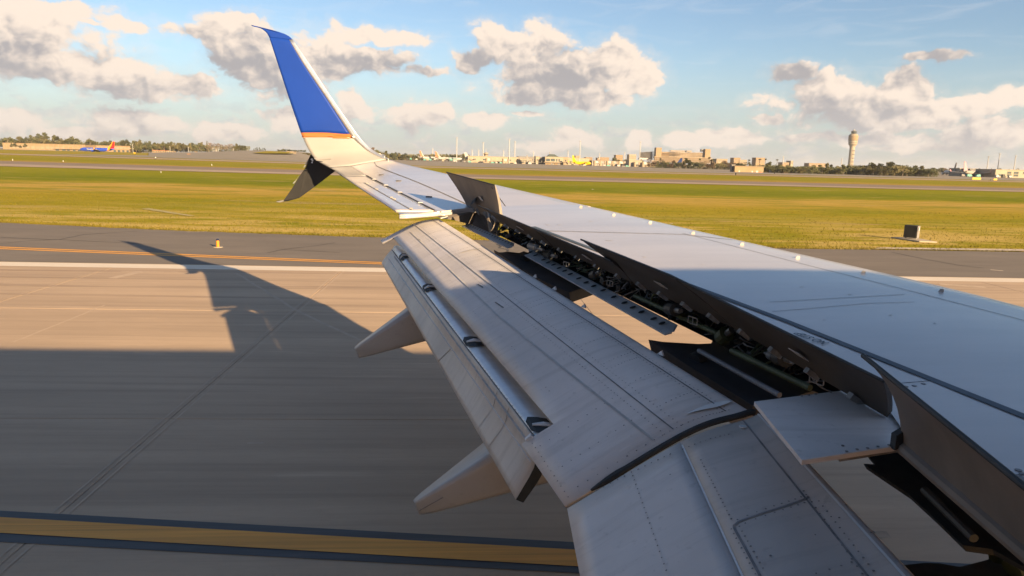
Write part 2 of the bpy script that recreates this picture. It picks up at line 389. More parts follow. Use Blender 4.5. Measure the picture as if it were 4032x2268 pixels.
def wing_hit(px, py):              # where a line of sight meets the main wing skin
    d = sight(px, py); lo, hi = 1.5, 14.0
    def gap(y):
        p = CAMP+d*(y/d.y); a, b = hinge(y), le(y); c = (p.x-a.x)/(b.x-a.x); c = max(0, min(1, c)); return p.z-skin(y, c).z
    for _ in range(50):
        mid = (lo+hi)/2
        if gap(mid) > 0: lo = mid
        else: hi = mid
    return CAMP+d*(lo/d.y)
def ribbon(name, pts, w, mat_, parent, lift=0.003, normal=Vector((0, -.07, 1))):
    mb = MB(); pts = [Vector(p) for p in pts]; k = len(pts)
    for i, p in enumerate(pts):
        t = (pts[min(i+1, k-1)]-pts[max(i-1, 0)]).normalized(); s_ = t.cross(normal).normalized()
        ww = w[i] if isinstance(w, (list, tuple)) else w
        mb.v += [p+normal*lift+s_*ww/2, p+normal*lift-s_*ww/2]
    mb.f += [(2*i, 2*i+2, 2*i+3, 2*i+1) for i in range(k-1)]
    return mb.build(name, mat_, parent)
def on_wing(pxs, n=24):
    out = []
    for i in range(len(pxs)-1):
        for k in range(n): out.append(wing_hit(*(Vector(pxs[i]).lerp(Vector(pxs[i+1]), k/n))))
    out.append(wing_hit(*pxs[-1])); return out
ribbon('walkway_stripe', on_wing([(2100, 893), (3104, 1268), (4060, 1652), (5200, 2110)], 30), 0.062, M['walkway'], wing, 0.004)
ribbon('panel_seam', on_wing([(2150, 909), (2688, 923), (2886, 945)], 16), 0.018, M['seam'], wing)
ribbon('panel_seam', on_wing([(2688, 918), (3240, 1060), (3560, 1140), (4060, 1270)], 20), 0.010, M['seam'], wing)
ribbon('panel_seam', on_wing([(3030, 1190), (3560, 1160)], 10), 0.006, M['seam'], wing)
ribbon('panel_seam', on_wing([(3040, 1228), (3420, 1195), (3600, 1190)], 10), 0.006, M['seam'], wing)
ribbon('panel_seam', on_wing([(3550, 1510), (3670, 1500)], 8), 0.008, M['seam'], wing)
ribbon('panel_seam', on_wing([(4000, 1872), (4060, 1866)], 4), 0.008, M['seam'], wing)
ribbon('leading_edge_seam', [skin(y, .972)+Vector((0, 0, .001)) for y in ys if y > 2], 0.008, M['seam'], wing)
mb = MB()
for px, py in ((3566, 1523), (3600, 1520), (3636, 1512), (4010, 1852), (4026, 1866), (4016, 1880), (4030, 1890)):
    p = wing_hit(px, py); mb.tube([p, p+Vector((0, 0, .003))], .014, 10)
tag(mb.build('fastener', M['rivet'], wing), kind='stuff')
for px, py, l in ((2150,884,16),(2195,884,14),(2318,870,18),(2385,946,26),(2330,745,8),(3150,1128,14),(3340,1158,10),(3676,1272,8),(3240,1258,10),(2530,1010,14),(2640,880,9),(2760,1040,10),(3500,1240,12),(3120,1390,9)):
    ribbon('scuff_mark', on_wing([(px, py), (px+l*.5, py+2), (px+l, py+1)], 3), .012, M['flap_grime'], wing, .003)
# vortex generators along the leading edge
for px, py in ((2290, 816), (2420, 848), (2564, 878), (2733, 920), (2926, 964), (3146, 1017), (3404, 1076), (3712, 1149)):
    p = wing_hit(px, py); mb = MB()
    mb.prism([p+Vector((-.034, .005, .0)), p+Vector((.010, .0, .0)), p+Vector((.008, 0, .022)), p+Vector((-.018, .003, .024))], (.004, .012, 0))
    mb.build('vortex_generator', M['flap_grime'], wing)
# NO STEP lettering, read from the leading edge side
cu = bpy.data.curves.new('no_step_lettering', 'FONT'); cu.body = 'NO STEP'; cu.size = .105; cu.extrude = 0.0005; cu.align_x = 'LEFT'
t0 = bpy.data.objects.new('tmp', cu); col.objects.link(t0)
dg = bpy.context.evaluated_depsgraph_get(); me = bpy.data.meshes.new_from_object(t0.evaluated_get(dg)); bpy.data.objects.remove(t0)
pa, pb = wing_hit(3268, 1352), wing_hit(3150, 1310)
xa = (pb-pa).normalized(); na = Vector((0, -.07, 1)).normalized(); ya = na.cross(xa).normalized()
wd = max(v.co.x for v in me.vertices); sc = (pb-pa).length/wd
for v in me.vertices: v.co = pa+xa*(v.co.x*sc)+ya*(v.co.y*1.0)+na*(.004+v.co.z) - OFF[jet.name]
me.materials.clear(); me.materials.append(M['walkway']); o = bpy.data.objects.new('no_step_lettering', me); link(o, wing)

# ---- outer wing, aileron, winglet: control grid  rows (trailing edge, aileron hinge, spar, leading edge) x stations
_e = le(10.3)-CAMP; _lx, _ly = 2016+FPX*_e.dot(_R)/_e.dot(_F), 1134-FPX*_e.dot(_U)/_e.dot(_F)
G = [[(1574,856,9.70),(1740,843,10.0),(1877,829,10.27),(_lx,_ly-1,10.3)],
     [(1560,829,10.0),(1709,828,10.2),(1854,812,10.5),(2245,795,10.8)],
     [(1440,752,12.1),(1545,744,12.2),(1650,722,12.5),(1940,725,12.3)],
     [(1347,690,14.3),(1438,689,14.1),(1510,668,14.35),(1620,653,14.55)],
     [(1300,658,14.72),(1380,652,14.72),(1445,640,14.85),(1534,628,15.0)]]
GP = [[at_y(*c) for c in row] for row in G]
def outer(s, t):                   # s along the span 0..4, t across the chord 0..3
    return spline([spline(r_, t) for r_ in GP], s)
def patch(name, fn, s0, s1, t0, t1, ns, nt, m_, parent, thick=0.0):
    vs = [fn(lerp(s0, s1, i/(ns-1)), lerp(t0, t1, j/(nt-1))) for i in range(ns) for j in range(nt)]
    o = obj(name, vs, grid_faces(ns, nt), m_, parent, True)
    if sum((p.normal.z*.6-p.normal.y)*p.area for p in o.data.polygons) < 0: o.data.flip_normals()      # outer face up and towards the cabin
    if thick: solid(o, thick, -1.0)
    return o
ow = patch('outer_wing_skin', outer, 0, 4, 1, 3, 40, 18, M['wing'], wing, .035)
patch('fixed_trailing_edge', outer, 0, .86, 0, 1, 6, 6, M['wing'], ow, .03)
ail = patch('aileron', outer, 1.0, 2.94, 0, .985, 24, 8, M['wing'], wing, .028)
patch('wing_tip_fairing', outer, 2.97, 4, 0, 1, 12, 6, M['cream'], wing, .03)
def seam_on(name, fn, path, w, m_, parent, lift=.004, n=14):
    pts = []
    for i in range(len(path)-1):
        for k in range(n): pts.append(fn(lerp(path[i][0], path[i+1][0], k/n), lerp(path[i][1], path[i+1][1], k/n)))
    pts.append(fn(*path[-1])); return ribbon(name, pts, w, m_, parent, lift)
seam_on('aileron_gap', outer, [(1.0, 1.0), (2.94, 1.0)], .035, M['cove'], ail, .006)
seam_on('tab_gap', outer, [(1.02, .42), (2.45, .42), (2.45, 0.02)], .018, M['seam'], ail, .005)
seam_on('panel_seam', outer, [(1.0, 2.0), (3.4, 2.05), (3.95, 2.3)], .022, M['seam'], ow, .005)
for s in (1.35, 1.8, 2.2, 2.6):
    p = outer(s, 1.0); MB().obox(p+Vector((0, 0, .012)), (.035, 0, 0), (0, .016, 0), (0, 0, .006)).build('aileron_hinge', M['alu'], ail)
for s in (1.1, 1.55, 1.62, 2.05, 2.38):
    p = outer(s, .42); mb = MB()
    mb.obox(p+Vector((.02, 0, .010)), (.022, 0, 0), (0, .004, 0), (0, 0, .008)); mb.obox(p+Vector((.02, .035, .010)), (.022, 0, 0), (0, .004, 0), (0, 0, .008))
    tag(mb.build('tab_bracket', M['cream'], ail), kind='stuff')
for s, t in ((1.5, 1.62), (2.25, 1.7), (2.75, 1.6)):
    p = outer(s, t); mb = MB(); mb.obox(p+Vector((0, 0, .004)), (.05, -.02, 0), (.0, .05, 0), (0, 0, .003)); mb.build('access_mark', M['seam'], ow)

# winglet: stations (trailing edge, middle, silver boundary, leading edge)
WLS = [[(1300,658,14.72),(1372,652,14.74),(1520,627,14.98),(1534,628,15.0)],
       [(1240,623,15.02),(1330,608,15.06),(1452,597,15.18),(1468,590,15.20)],
       [(1212,584,15.12),(1300,570,15.15),(1415,568,15.24),(1433,560,15.26)],
       [(1192,541,15.17),(1285,541,15.20),(1389,543,15.27),(1404,524,15.29)],
       [(1184,522,15.19),(1280,522,15.22),(1377,527,15.28),(1389,503,15.30)],
       [(1136,381,15.33),(1205,381,15.34),(1281,381,15.37),(1303,380,15.38)],
       [(1093,249,15.45),(1150,252,15.46),(1198,257,15.47),(1224,259,15.48)],
       [(1060,147,15.54),(1100,150,15.54),(1138,156,15.55),(1151,155,15.55)]]
WTP = [[(1060,147,15.54),(1100,150,15.54),(1138,156,15.55),(1151,154,15.55)],
       [(1049,129,15.56),(1078,132,15.56),(1118,136,15.56),(1132,139,15.56)],
       [(1025,110,15.58),(1048,114,15.58),(1082,121,15.58),(1095,125,15.58)],
       [(989,98,15.61),(991,98.4,15.61),(993,98.9,15.61),(995,99.3,15.61)]]
def upr(c): return at_y(c[0], c[1], c[2] if c[2] < 15 else 15+(c[2]-15)*.45)     # nearly upright blade
WGP = [[upr(c) for c in row] for row in WLS]; WTQ = [[upr(c) for c in row] for row in WTP]
def wlet(s, t): return spline([spline(r_, t) for r_ in WGP], s)
def wtip(s, t): return spline([spline(r_, t) for r_ in WTQ], s)
wl = patch('winglet', wlet, 0, 3, 0, 2, 22, 14, M['cream'], jet, .04)
patch('winglet_stripe', wlet, 3, 4, 0, 2, 5, 14, M['orange'], wl, .045)
patch('winglet_blade', wlet, 4, 7, 0, 2, 24, 14, M['blue'], wl, .04)
patch('winglet_tip', wtip, 0, 3, 0, 3, 16, 10, M['blue'], wl, .02)
patch('winglet_leading_edge', wlet, 0, 7, 2, 3, 50, 5, M['polished'], wl, .045)
mb = MB(); a, b, c = at_y(1236, 622, 15.0), at_y(1303, 624, 14.9), at_y(1245, 629, 14.96)
mb.prism([a, b, c], (0, .01, -.02)).build('strobe_fairing', M['cream'], wl)
for px, py in ((1272, 633), (1286, 641)):
    p = at_y(px, py, 14.88); MB().tube([p, p+Vector((-.12, 0, .01))], [.014, .006], 6).build('static_wick', M['cream'], wl)

# lower strake of the split winglet
SK = [(1236,606,15.32),(1221,611,15.34),(1204,658,15.45),(1180,692,15.56),(1150,742,15.72),(1115,791,15.9),(1088,793,15.98),(1112,795,15.95),(1135,792,15.86),(1179,779,15.74),(1240,735,15.55),(1310,681,15.36),(1345,655,15.30)]
mb = MB(); mb.prism([at_y(*c) for c in SK], (.004, .035, .012)); sk = mb.build('winglet_strake', M['strake'], jet)
for (x0, y0, x1, y1, d0) in ((1222, 613, 1201, 658, 15.36), (1178, 690, 1158, 722, 15.58)):  # sunlit edge thickness of the strake put in as pale plates
    mb = MB(); mb.prism([at_y(x0, y0, d0), at_y(x1, y1, d0+.1), at_y(x1-6, y1+1, d0+.1), at_y(x0-8, y0+14, d0+.02)], (0, .012, 0)); mb.build('lit_edge_plate', M['alu'], sk)
mb = MB(); p = at_y(1226, 625, 15.2); mb.tube([p, at_y(1231, 632, 15.2), at_y(1228, 642, 15.2)], .02, 8).build('position_light', M['lamp'], sk)
MB().prism([at_y(1086, 794, 15.97), at_y(1115, 788, 15.88), at_y(1118, 793, 15.88), at_y(1100, 797, 15.93)], (0, .02, 0)).build('strake_tip', M['cream'], sk)

# ---- spoilers (hinge on the wing, trailing edge raised)
def spoiler(label, te0, te1, o0, o1, y0, y1, seal=True, bulge=.02, um='under2'):
    a0, a1 = hinge(y0)+Vector((0, 0, .015)), hinge(y1)+Vector((0, 0, .015))
    b0, b1 = wp(*te0, o0), wp(*te1, o1); mb = MB(); nu, nv = 7, 8
    nrm = ((a1-a0).cross(b0-a0)).normalized()
    if nrm.z < 0: nrm = -nrm
    for i in range(nu):
        for j in range(nv):
            c = j/(nv-1); p = lerp(lerp(a0, b0, c), lerp(a1, b1, c), i/(nu-1)); mb.v.append(p+nrm*bulge*4*c*(1-c))
    mb.f += grid_faces(nu, nv)
    sp_ = mb.build('spoiler', M['wing'], jet, True)
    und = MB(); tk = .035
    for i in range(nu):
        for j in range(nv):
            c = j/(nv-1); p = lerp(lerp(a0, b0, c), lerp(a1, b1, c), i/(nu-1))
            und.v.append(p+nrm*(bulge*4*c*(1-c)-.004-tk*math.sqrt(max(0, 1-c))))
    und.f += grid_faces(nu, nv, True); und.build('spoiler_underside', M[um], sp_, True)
    MB().tube([lerp(b0, b1, i/8)-nrm*.006 for i in range(9)], .008, 6).build('trailing_seal', M['rubber'], sp_)
    for (a, b) in ((a0, b0), (a1, b1)):
        e = MB()
        for j in range(nv):
            c = j/(nv-1); p = lerp(a, b, c)+nrm*bulge*4*c*(1-c); e.v += [p+nrm*.002, p-nrm*(.006+tk*math.sqrt(max(0, 1-c)))]
        e.f += [(2*j, 2*j+1, 2*j+3, 2*j+2) for j in range(nv-1)]; e.build('end_rib', M[um], sp_)
    for k in range(4):
        c = lerp(a0, a1, (k+.5)/4)-nrm*.045+(b0-a0)*.06; ax = (a1-a0).normalized()
        MB().obox(c, ax*.018, (b0-a0)*.07, nrm*.016).build('hinge_fitting', M['dull'], sp_)
    c = lerp(lerp(a0, b0, .5), lerp(a1, b1, .5), .62)-nrm*.0385+nrm*bulge*.5; ax = (a1-a0).normalized(); ch = (b0-a0).normalized()
    MB().obox(c, ax*.05, ch*.035, nrm*.002).build('placard', M['flap_grime'], sp_)
    sp_['label'] = label; return sp_, a0, a1, b0, b1
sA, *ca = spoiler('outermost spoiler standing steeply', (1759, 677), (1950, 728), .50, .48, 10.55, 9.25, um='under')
MB().quad(at_y(1934,738,9.30), at_y(1938,738,9.30), at_y(1992,812,9.5), at_y(1988,812,9.5)).build('stiffener', M['rubber'], sA)
pA = lerp(lerp(ca[0], ca[2], .42), lerp(ca[1], ca[3], .42), .45)
MB().obox(pA-Vector((.05, 0, .045)), (.015, .05, .03), (.0, .13, 0), (.03, 0, .03)).build('actuator_bracket', M['cove'], sA)
spoiler('second spoiler from the wing tip', (1885, 808), (2093, 894), .20, .20, 9.2, 7.72)
spoiler('third spoiler from the wing tip', (2093, 894), (2408, 1026), .205, .205, 7.70, 6.12)
spoiler('fourth spoiler from the wing tip', (2289, 941), (2645, 1083), .335, .335, 6.06, 4.80)
spoiler('fifth spoiler from the wing tip', (2645, 1083), (3484, 1497), .335, .28, 4.78, 3.30)
# inboard ground spoiler
a0, a1 = wp(3577, 1748, .0), wp(4032, 2128, .0); b0, b1 = wp(3398, 1400, .42), wp(4032, 1914, .42)
a1 = lerp(a0, a1, 2.6); b1 = lerp(b0, b1, 2.1)
mb = MB(); un = MB(); nv = 9
nrm = ((a1-a0).cross(b0-a0)).normalized(); nrm = nrm if nrm.z > 0 else -nrm
for i in range(7):
    for j in range(nv):
        c = j/(nv-1); p = lerp(lerp(a0, b0, c), lerp(a1, b1, c), i/6); b_ = nrm*(.055*4*c*(1-c)); mb.v.append(p+b_); un.v.append(p+b_-nrm*(.006+.03*(1-c)))
mb.f += grid_faces(7, nv); un.f += grid_faces(7, nv, True)
sI = mb.build('spoiler', M['wing'], jet, True); sI['label'] = 'innermost spoiler raised beside the cabin'
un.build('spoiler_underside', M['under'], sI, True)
MB().tube([lerp(b0, b1, i/8) for i in range(9)], .011, 8).build('trailing_seal', M['rubber'], sI)
MB().tube([lerp(a0, a1, i/8)-nrm*.03 for i in range(9)], .034, 10).build('hinge_tube', M['under'], sI)
MB().obox(lerp(a0, b0, .10)-nrm*.02, (.03, 0, .02), (0, .02, 0), (0, 0, .035)).build('hinge_bracket', M['rubber'], sI)

# ---- flap surfaces
def flapper(rows):                 # rows: list of (outboard point, inboard point) from nose to trailing edge
    def fn(u, v): return spline([lerp(a, b, u) for a, b in rows], v*(len(rows)-1))
    return fn
N0, N1 = at_y(1734, 866, 10.2), at_y(2984, 1640, 3.86)
R10, R11 = at_y(1700, 864, 10.2), at_y(2900, 1648, 3.86)
R20, R21 = at_y(1626, 881, 10.2), at_y(2690, 1722, 3.87)
T0, T1 = at_y(1498, 946, 10.2), at_y(2228, 2000, 3.86)
ROWS = [(N0+Vector((.05, 0, -.14)), N1+Vector((.07, 0, -.17))), (N0, N1), (R10, R11), (R20, R21), (T0, T1)]
main = flapper(ROWS)
# chord stations: v = 0 nose underside, .25 nose, .5 first seam, .75 second seam, 1 trailing edge
CUT = {}
def vcut(u):
    if u < .028 or u > .885: return 1.0
    if u in CUT: return CUT[u]
    lo, hi = .6, 1.0
    for _ in range(24):            # the trailing edge between the end sections runs straight
        mid = (lo+hi)/2; q = main(u, mid)-CAMP; x = 2016+FPX*q.dot(_R)/q.dot(_F); y = 1134-FPX*q.dot(_U)/q.dot(_F)
        if (x-1560)*(1702-949)-(y-949)*(2207-1560) > 0: lo = mid
        else: hi = mid
    CUT[u] = lo; return lo
def flap_mesh(name, fn, us, v1, m_, parent, nv=22, thick=.02):
    vs = [fn(u, j/(nv-1)*v1(u)) for u in us for j in range(nv)]
    o = obj(name, vs, grid_faces(len(us), nv), m_, parent, True); solid(o, thick, 1.0, False); return o
def flip_check(o):                 # make the skin face up
    me = o.data
    if sum(p.normal.z*p.area for p in me.polygons) < 0: me.flip_normals()
    o.modifiers[0].offset = -1.0
us = [0, .027]+[.0281]+[.03+.0855*i for i in range(10)]+[.8849]+[.8851, .92, .96, .997]
fl = flap_mesh('outboard_flap', main, us, vcut, M['flap'], jet); flip_check(fl)
def rivets(fn, rows, parent, rad=.0048, m_=M['rivet']):
    mb = MB()
    for (u0, v0, u1, v1, n) in rows:
        for i in range(n):
            t = i/max(1, n-1); u, v = lerp(u0, u1, t), lerp(v0, v1, t); p = fn(u, v)
            du = (fn(min(1, u+.002), v)-fn(max(0, u-.002), v)).normalized(); dv = (fn(u, min(1, v+.004))-fn(u, max(0, v-.004))).normalized()
            nr = du.cross(dv); nr = nr if nr.z > 0 else -nr; q0 = len(mb.v); rr = rad*random.uniform(.75, 1.15)
            for k in range(6): mb.v.append(p+nr*.004+(du*math.cos(k*1.047)+dv*math.sin(k*1.047))*rr)
            mb.f.append(tuple(range(q0, q0+6)))
    return tag(mb.build('rivet_rows', m_, parent), kind='stuff')
def fseam(fn, path, w, parent, m_=None, name='panel_seam', lift=.003, n=20):
    pts = []
    for i in range(len(path)-1):
        for k in range(n): pts.append(fn(lerp(path[i][0], path[i+1][0], k/n), lerp(path[i][1], path[i+1][1], k/n)))
    pts.append(fn(*path[-1]))
    mb = MB(); k = len(pts)
    for i, p in enumerate(pts):
        t = (pts[min(i+1, k-1)]-pts[max(i-1, 0)]).normalized(); s_ = t.cross(Vector((-.25, 0, 1))).normalized(); nn = s_.cross(t)
        nn = nn if nn.z > 0 else -nn
        mb.v += [p+nn*lift+s_*w/2, p+nn*lift-s_*w/2]
    mb.f += [(2*i, 2*i+2, 2*i+3, 2*i+1) for i in range(k-1)]
    return mb.build(name, m_ or M['seam'], parent)
fseam(main, [(.0, .5), (.985, .5)], .009, fl); fseam(main, [(.0, .75), (.985, .75)], .009, fl)
fseam(main, [(.05, .815), (.6, .83), (.985, .80)], .022, fl, M['flap_grime'], 'grime_streak', .002)
fseam(main, [(.30, .46), (.30, .70)], .03, fl, M['scuff'], 'repair_strip', .003)
rows = []
for v in (.475, .525, .725, .775): rows.append((.01, v, .985, v, 150))
for k in range(17): rows.append((.06+.055*k, .535, .06+.055*k+.006, .715, 8))
for k in (5, 10, 14): rows += [(.075+.055*k, .53, .08+.055*k, .71, 11)]
rows += [(.895, .98, .99, .985, 12), (.90, .79, .905, .97, 9), (.945, .80, .95, .96, 9), (.985, .5, .985, .96, 24), (.40, .86, .41, .86, 2), (.55, .88, .56, .88, 2), (.7, .87, .71, .87, 2), (.82, .88, .83, .88, 2)]
rivets(main, rows, fl)
for (u, v, l) in ((.56, .80, .03), (.47, .79, .022), (.12, .82, .012)):
    fseam(main, [(u, v), (u+l, v-.005)], .014, fl, M['smudge'], 'grease_streak', .0035, 6)

# aft flap
def lower(p, dz): return Vector((p.x+.10, p.y, p.z-dz))
C0, C1 = at_y(1562, 953, 10.05), at_y(2212, 1704, 4.5)
AR = [(lower(C0, .10)+Vector((.10, 0, -.02)), lower(C1, .10)+Vector((.12, 0, -.02))), (C0+Vector((0, 0, -.045)), C1+Vector((0, 0, -.06))), (at_y(1543, 982, 10.08), at_y(2122, 1740, 4.52)), (at_y(1520, 1008, 10.1), at_y(2104, 1838, 4.52)), (at_y(1502, 1036, 10.12), at_y(2031, 1968, 4.52))]
aft = flapper(AR)
def half(fn, v0, v1): return lambda u, v: fn(u, lerp(v0, v1, v))
uu = [i/24 for i in range(25)]
af = flap_mesh('aft_flap', half(aft, .5, 1), uu, lambda u: 1, M['aft_skin'], jet, 12, .012); flip_check(af)
o = flap_mesh('aft_flap_nose', half(aft, 0, .503), uu, lambda u: 1, M['aft_nose'], af, 12, .012); flip_check(o)
fseam(aft, [(0, .505), (.99, .505)], .010, af); fseam(aft, [(0.02, .74), (.99, .75)], .012, af, M['scuff'], 'ridge_strip', .004)
fseam(aft, [(.62, .76), (.60, .99)], .012, af, M['scuff'], 'scratch'); fseam(aft, [(.9, .52), (.885, .98)], .006, af); fseam(aft, [(.85, .52), (.835, .98)], .005, af)
fseam(aft, [(.06, .56), (.97, .62)], .03, af, M['flap_grime'], 'grime_streak', .0025)
rivets(aft, [(.01, .485, .98, .485, 90)], af, .005)
for px, py in ((1582, 996), (1680, 1113), (1847, 1322), (2110, 1650)):   # slots for the flap tracks
    u = None; best = 1e9
    for i in range(200):
        q = aft(i/199, .40)-CAMP; x = 2016+FPX*q.dot(_R)/q.dot(_F)
        if abs(x-px) < best: best = abs(x-px); u = i/199
    hw = .021
    def onf(du, v, lift):
        w_ = min(.999, max(.001, u+du)); p = aft(w_, v); e1 = aft(w_+.001, v)-aft(w_-.001, v); e2 = aft(w_, v+.01)-aft(w_, v-.01); n_ = e1.cross(e2).normalized()
        return p+(n_ if n_.z > 0 else -n_)*lift
    mb = MB(); prof = [(-1, .22), (-1, .32), (-1, .42), (-.55, .475), (.55, .485), (1, .44), (1, .32), (1, .22)]
    cen = onf(0, .33, .006); ring = [onf(hw*d_, v, .013) for d_, v in prof]
    for j in range(4):                 # quilt of strips so the patch hugs the curved nose
        for (l, r_) in ((ring[j], ring[7-j]),): mb.v += [l, r_]
    mb.f += [(2*j, 2*j+1, 2*j+3, 2*j+2) for j in range(3)]
    mb.build('track_slot', M['rubber'], af)
    MB().tube([onf(0, .22, .016), onf(.001, .32, .018), onf(.001, .435, .015)], [.020, .020, .012], 8).build('track_arm', M['alu'], af)
MB().obox(aft(.985, .6)+Vector((0, 0, .02)), (.03, 0, -.03), (0, .02, 0), (.02, 0, .02)).build('end_fitting', M['scuff'], af)
# inboard end of the aft flap: dark closing rib
mb = MB()
for v in [i/8 for i in range(9)]:
    p = aft(1, .35+.65*v); mb.v += [p+Vector((0, -.002, .002)), p+Vector((.05, -.02, -.10*(1-v)-.012))]
mb.f += [(2*j, 2*j+2, 2*j+3, 2*j+1) for j in range(8)]; mb.build('end_rib', M['cove'], af)

# outboard flap end fitting near the aileron
mb = MB(); mb.prism([at_y(1716,850,10.1), at_y(1764,851,10.1), at_y(1764,862,10.1), at_y(1740,862,10.1)], (0, .03, 0)); mb.build('end_seal', M['scuff'], fl)
# seal strip between the two flaps
pts = [main(.998, v) for v in [.30+.0175*i for i in range(40)] if v < .955]
MB().tube([p+Vector((0, -.015, .012)) for p in pts], [.020]*(len(pts)-4)+[.024, .022, .016, .008], 8).build('flap_seal', M['rubber'], fl)
pts = [main(.975, v) for v in [.36+.014*i for i in range(24)]]
mb = MB()
for i, p in enumerate(pts):
    w = .006+.045*math.sin(math.pi*i/23); mb.v += [p+Vector((0, w, .010)), p+Vector((0, -w*.5, .014))]
mb.f += [(2*j, 2*j+2, 2*j+3, 2*j+1) for j in range(23)]; mb.build('scuffed_lip', M['scuff'], fl)

# inboard flap (runs out of the frame below)
def through(p, q, t): return p+(q-p)*t
N2 = (at_y(3010, 1636, 3.80), at_y(3600, 2268, 2.46)); RB = (at_y(2925, 1655, 3.80), at_y(3416, 2268, 2.52)); L1 = (at_y(2680, 1740, 3.80), at_y(2923, 2268, 2.69)); T2 = (at_y(2233, 2003, 3.82), at_y(2284, 2268, 3.22))
def to_y(l, y): t = (y-l[0].y)/(l[1].y-l[0].y); return through(l[0], l[1], t)
IR = [(N2[0]+Vector((.06, 0, -.17)), to_y(N2, .2)+Vector((.06, 0, -.18))), (N2[0], to_y(N2, .2)), (RB[0], to_y(RB, .2)), (L1[0], to_y(L1, .2)), (T2[0], to_y(T2, .2))]
inb = flapper(IR)
fi = flap_mesh('inboard_flap', lambda u, v: inb(u, lerp(.75, 1, v)), [i/20 for i in range(21)], lambda u: 1, M['flap'], jet, 8, .02); flip_check(fi)
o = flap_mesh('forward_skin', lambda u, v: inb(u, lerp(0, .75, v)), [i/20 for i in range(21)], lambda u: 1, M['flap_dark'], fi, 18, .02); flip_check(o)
fseam(inb, [(.0, .5), (.9, .5)], .010, fi); fseam(inb, [(.01, .75), (.9, .75)], .010, fi, M['scuff'], 'tone_edge', .002)
fseam(inb, [(.0, .36), (.9, .36)], .012, fi, M['scuff'], 'stiffener', .004)
def iuv(px, py):                   # flap coordinates under a line of sight
    u, v, st_ = .2, .6, .2
    def err(u, v):
        q = inb(max(0, u), min(1, max(.05, v)))-CAMP; z = q.dot(_F); return (2016+FPX*q.dot(_R)/z-px)**2+(1134-FPX*q.dot(_U)/z-py)**2
    e = err(u, v)
    while st_ > 2e-4:
        for du, dv in ((st_, 0), (-st_, 0), (0, st_), (0, -st_), (st_, st_), (-st_, st_), (st_, -st_), (-st_, -st_)):
            e2 = err(u+du, v+dv)
            if e2 < e: e, u, v = e2, u+du, v+dv; break
        else: st_ *= .5
    return max(0, u), min(1, max(.05, v))
def ipath(pxs): return [iuv(*p) for p in pxs]
pp = ipath([(3187, 1958), (3040, 2010), (2910, 2055), (2890, 2071), (2893, 2085), (2940, 2170), (2993, 2268)])
fseam(inb, pp, .012, fi, M['seam'], 'access_panel_edge', .003, 6)
fseam(inb, ipath([(3299, 2099), (3378, 2089), (3448, 2099)]), .010, fi, M['seam'], 'panel_seam', .003, 8)
mb = MB()
for k in range(18):
    a_ = k*.349; px, py = 3262+24*math.cos(a_)*(1+.25*math.sin(3*a_)), 2100+18*math.sin(a_)*(1+.2*math.cos(2*a_)); mb.v.append(inb(*iuv(px, py))+Vector((-.001, 0, .0035)))
mb.f = [tuple(range(18))]; mb.build('grease_smudge', M['smudge'], fi)
p = inb(*iuv(2926, 1682)); MB().tube([p, p+Vector((0, 0, .006))], .022, 14).build('filler_cap', M['scuff'], fi)
rw = []
def irow(p, q, n):
    a, b = iuv(*p), iuv(*q); rw.append((a[0], a[1], b[0], b[1], n))
irow((2760,1813),(2880,2045),17); irow((2640,1870),(2400,1950),1); irow((2487,1858),(2625,2248),20); irow((3035,2190),(3228,2125),6); irow((3214,2260),(3353,2216),4)
irow((3175,1950),(2905,2048),10); irow((3190,1972),(2935,2062),9); irow((2880,2085),(2975,2262),10); irow((2912,2075),(3005,2240),9)
irow((3165,1935),(3395,2262),14); irow((3225,1975),(3440,2250),13); irow((3312,2106),(3430,2100),5)
irow((2340,1915),(2640,1790),12); irow((2690,1770),(2870,1712),10)
rivets(inb, rw, fi, .0052)

# ---- fixed panel between the spoilers, over the flaps
pl = [wp(2970, 1581, -.02), wp(3158, 1812, -.02), wp(3400, 1776, -.02), wp(3572, 1752, -.02), wp(3600, 1742, -.02), wp(3577, 1680, -.02), wp(3549, 1616, -.02), wp(3512, 1543, -.02), wp(3489, 1516, -.02)]
mb = MB(); mb.prism([p+Vector((0, 0, -.022)) for p in pl], (0, 0, .022)); pn = mb.build('fixed_wing_panel', M['flap'], jet)
a, b = wp(3308, 1796, -.045), wp(3585, 1752, -.045); MB().obox((a+b)/2+Vector((0, .01, -.012)), (b-a)/2, (0, .012, 0), (0, 0, .014)).build('panel_lip', M['seam'], pn)
mb = MB()
for px, py in ((3156,1559),(3185,1556),(3211,1552),(3270,1545),(3330,1538),(3395,1530),(3440,1525),(3318,1755),(3334,1778),(3375,1770),(3416,1765),(3457,1759),(3500,1753),(3541,1746)):
    p = wp(px, py, -.018); mb.tube([p, p+Vector((0, 0, .003))], .007, 8)
tag(mb.build('fastener', M['rivet'], pn), kind='stuff')

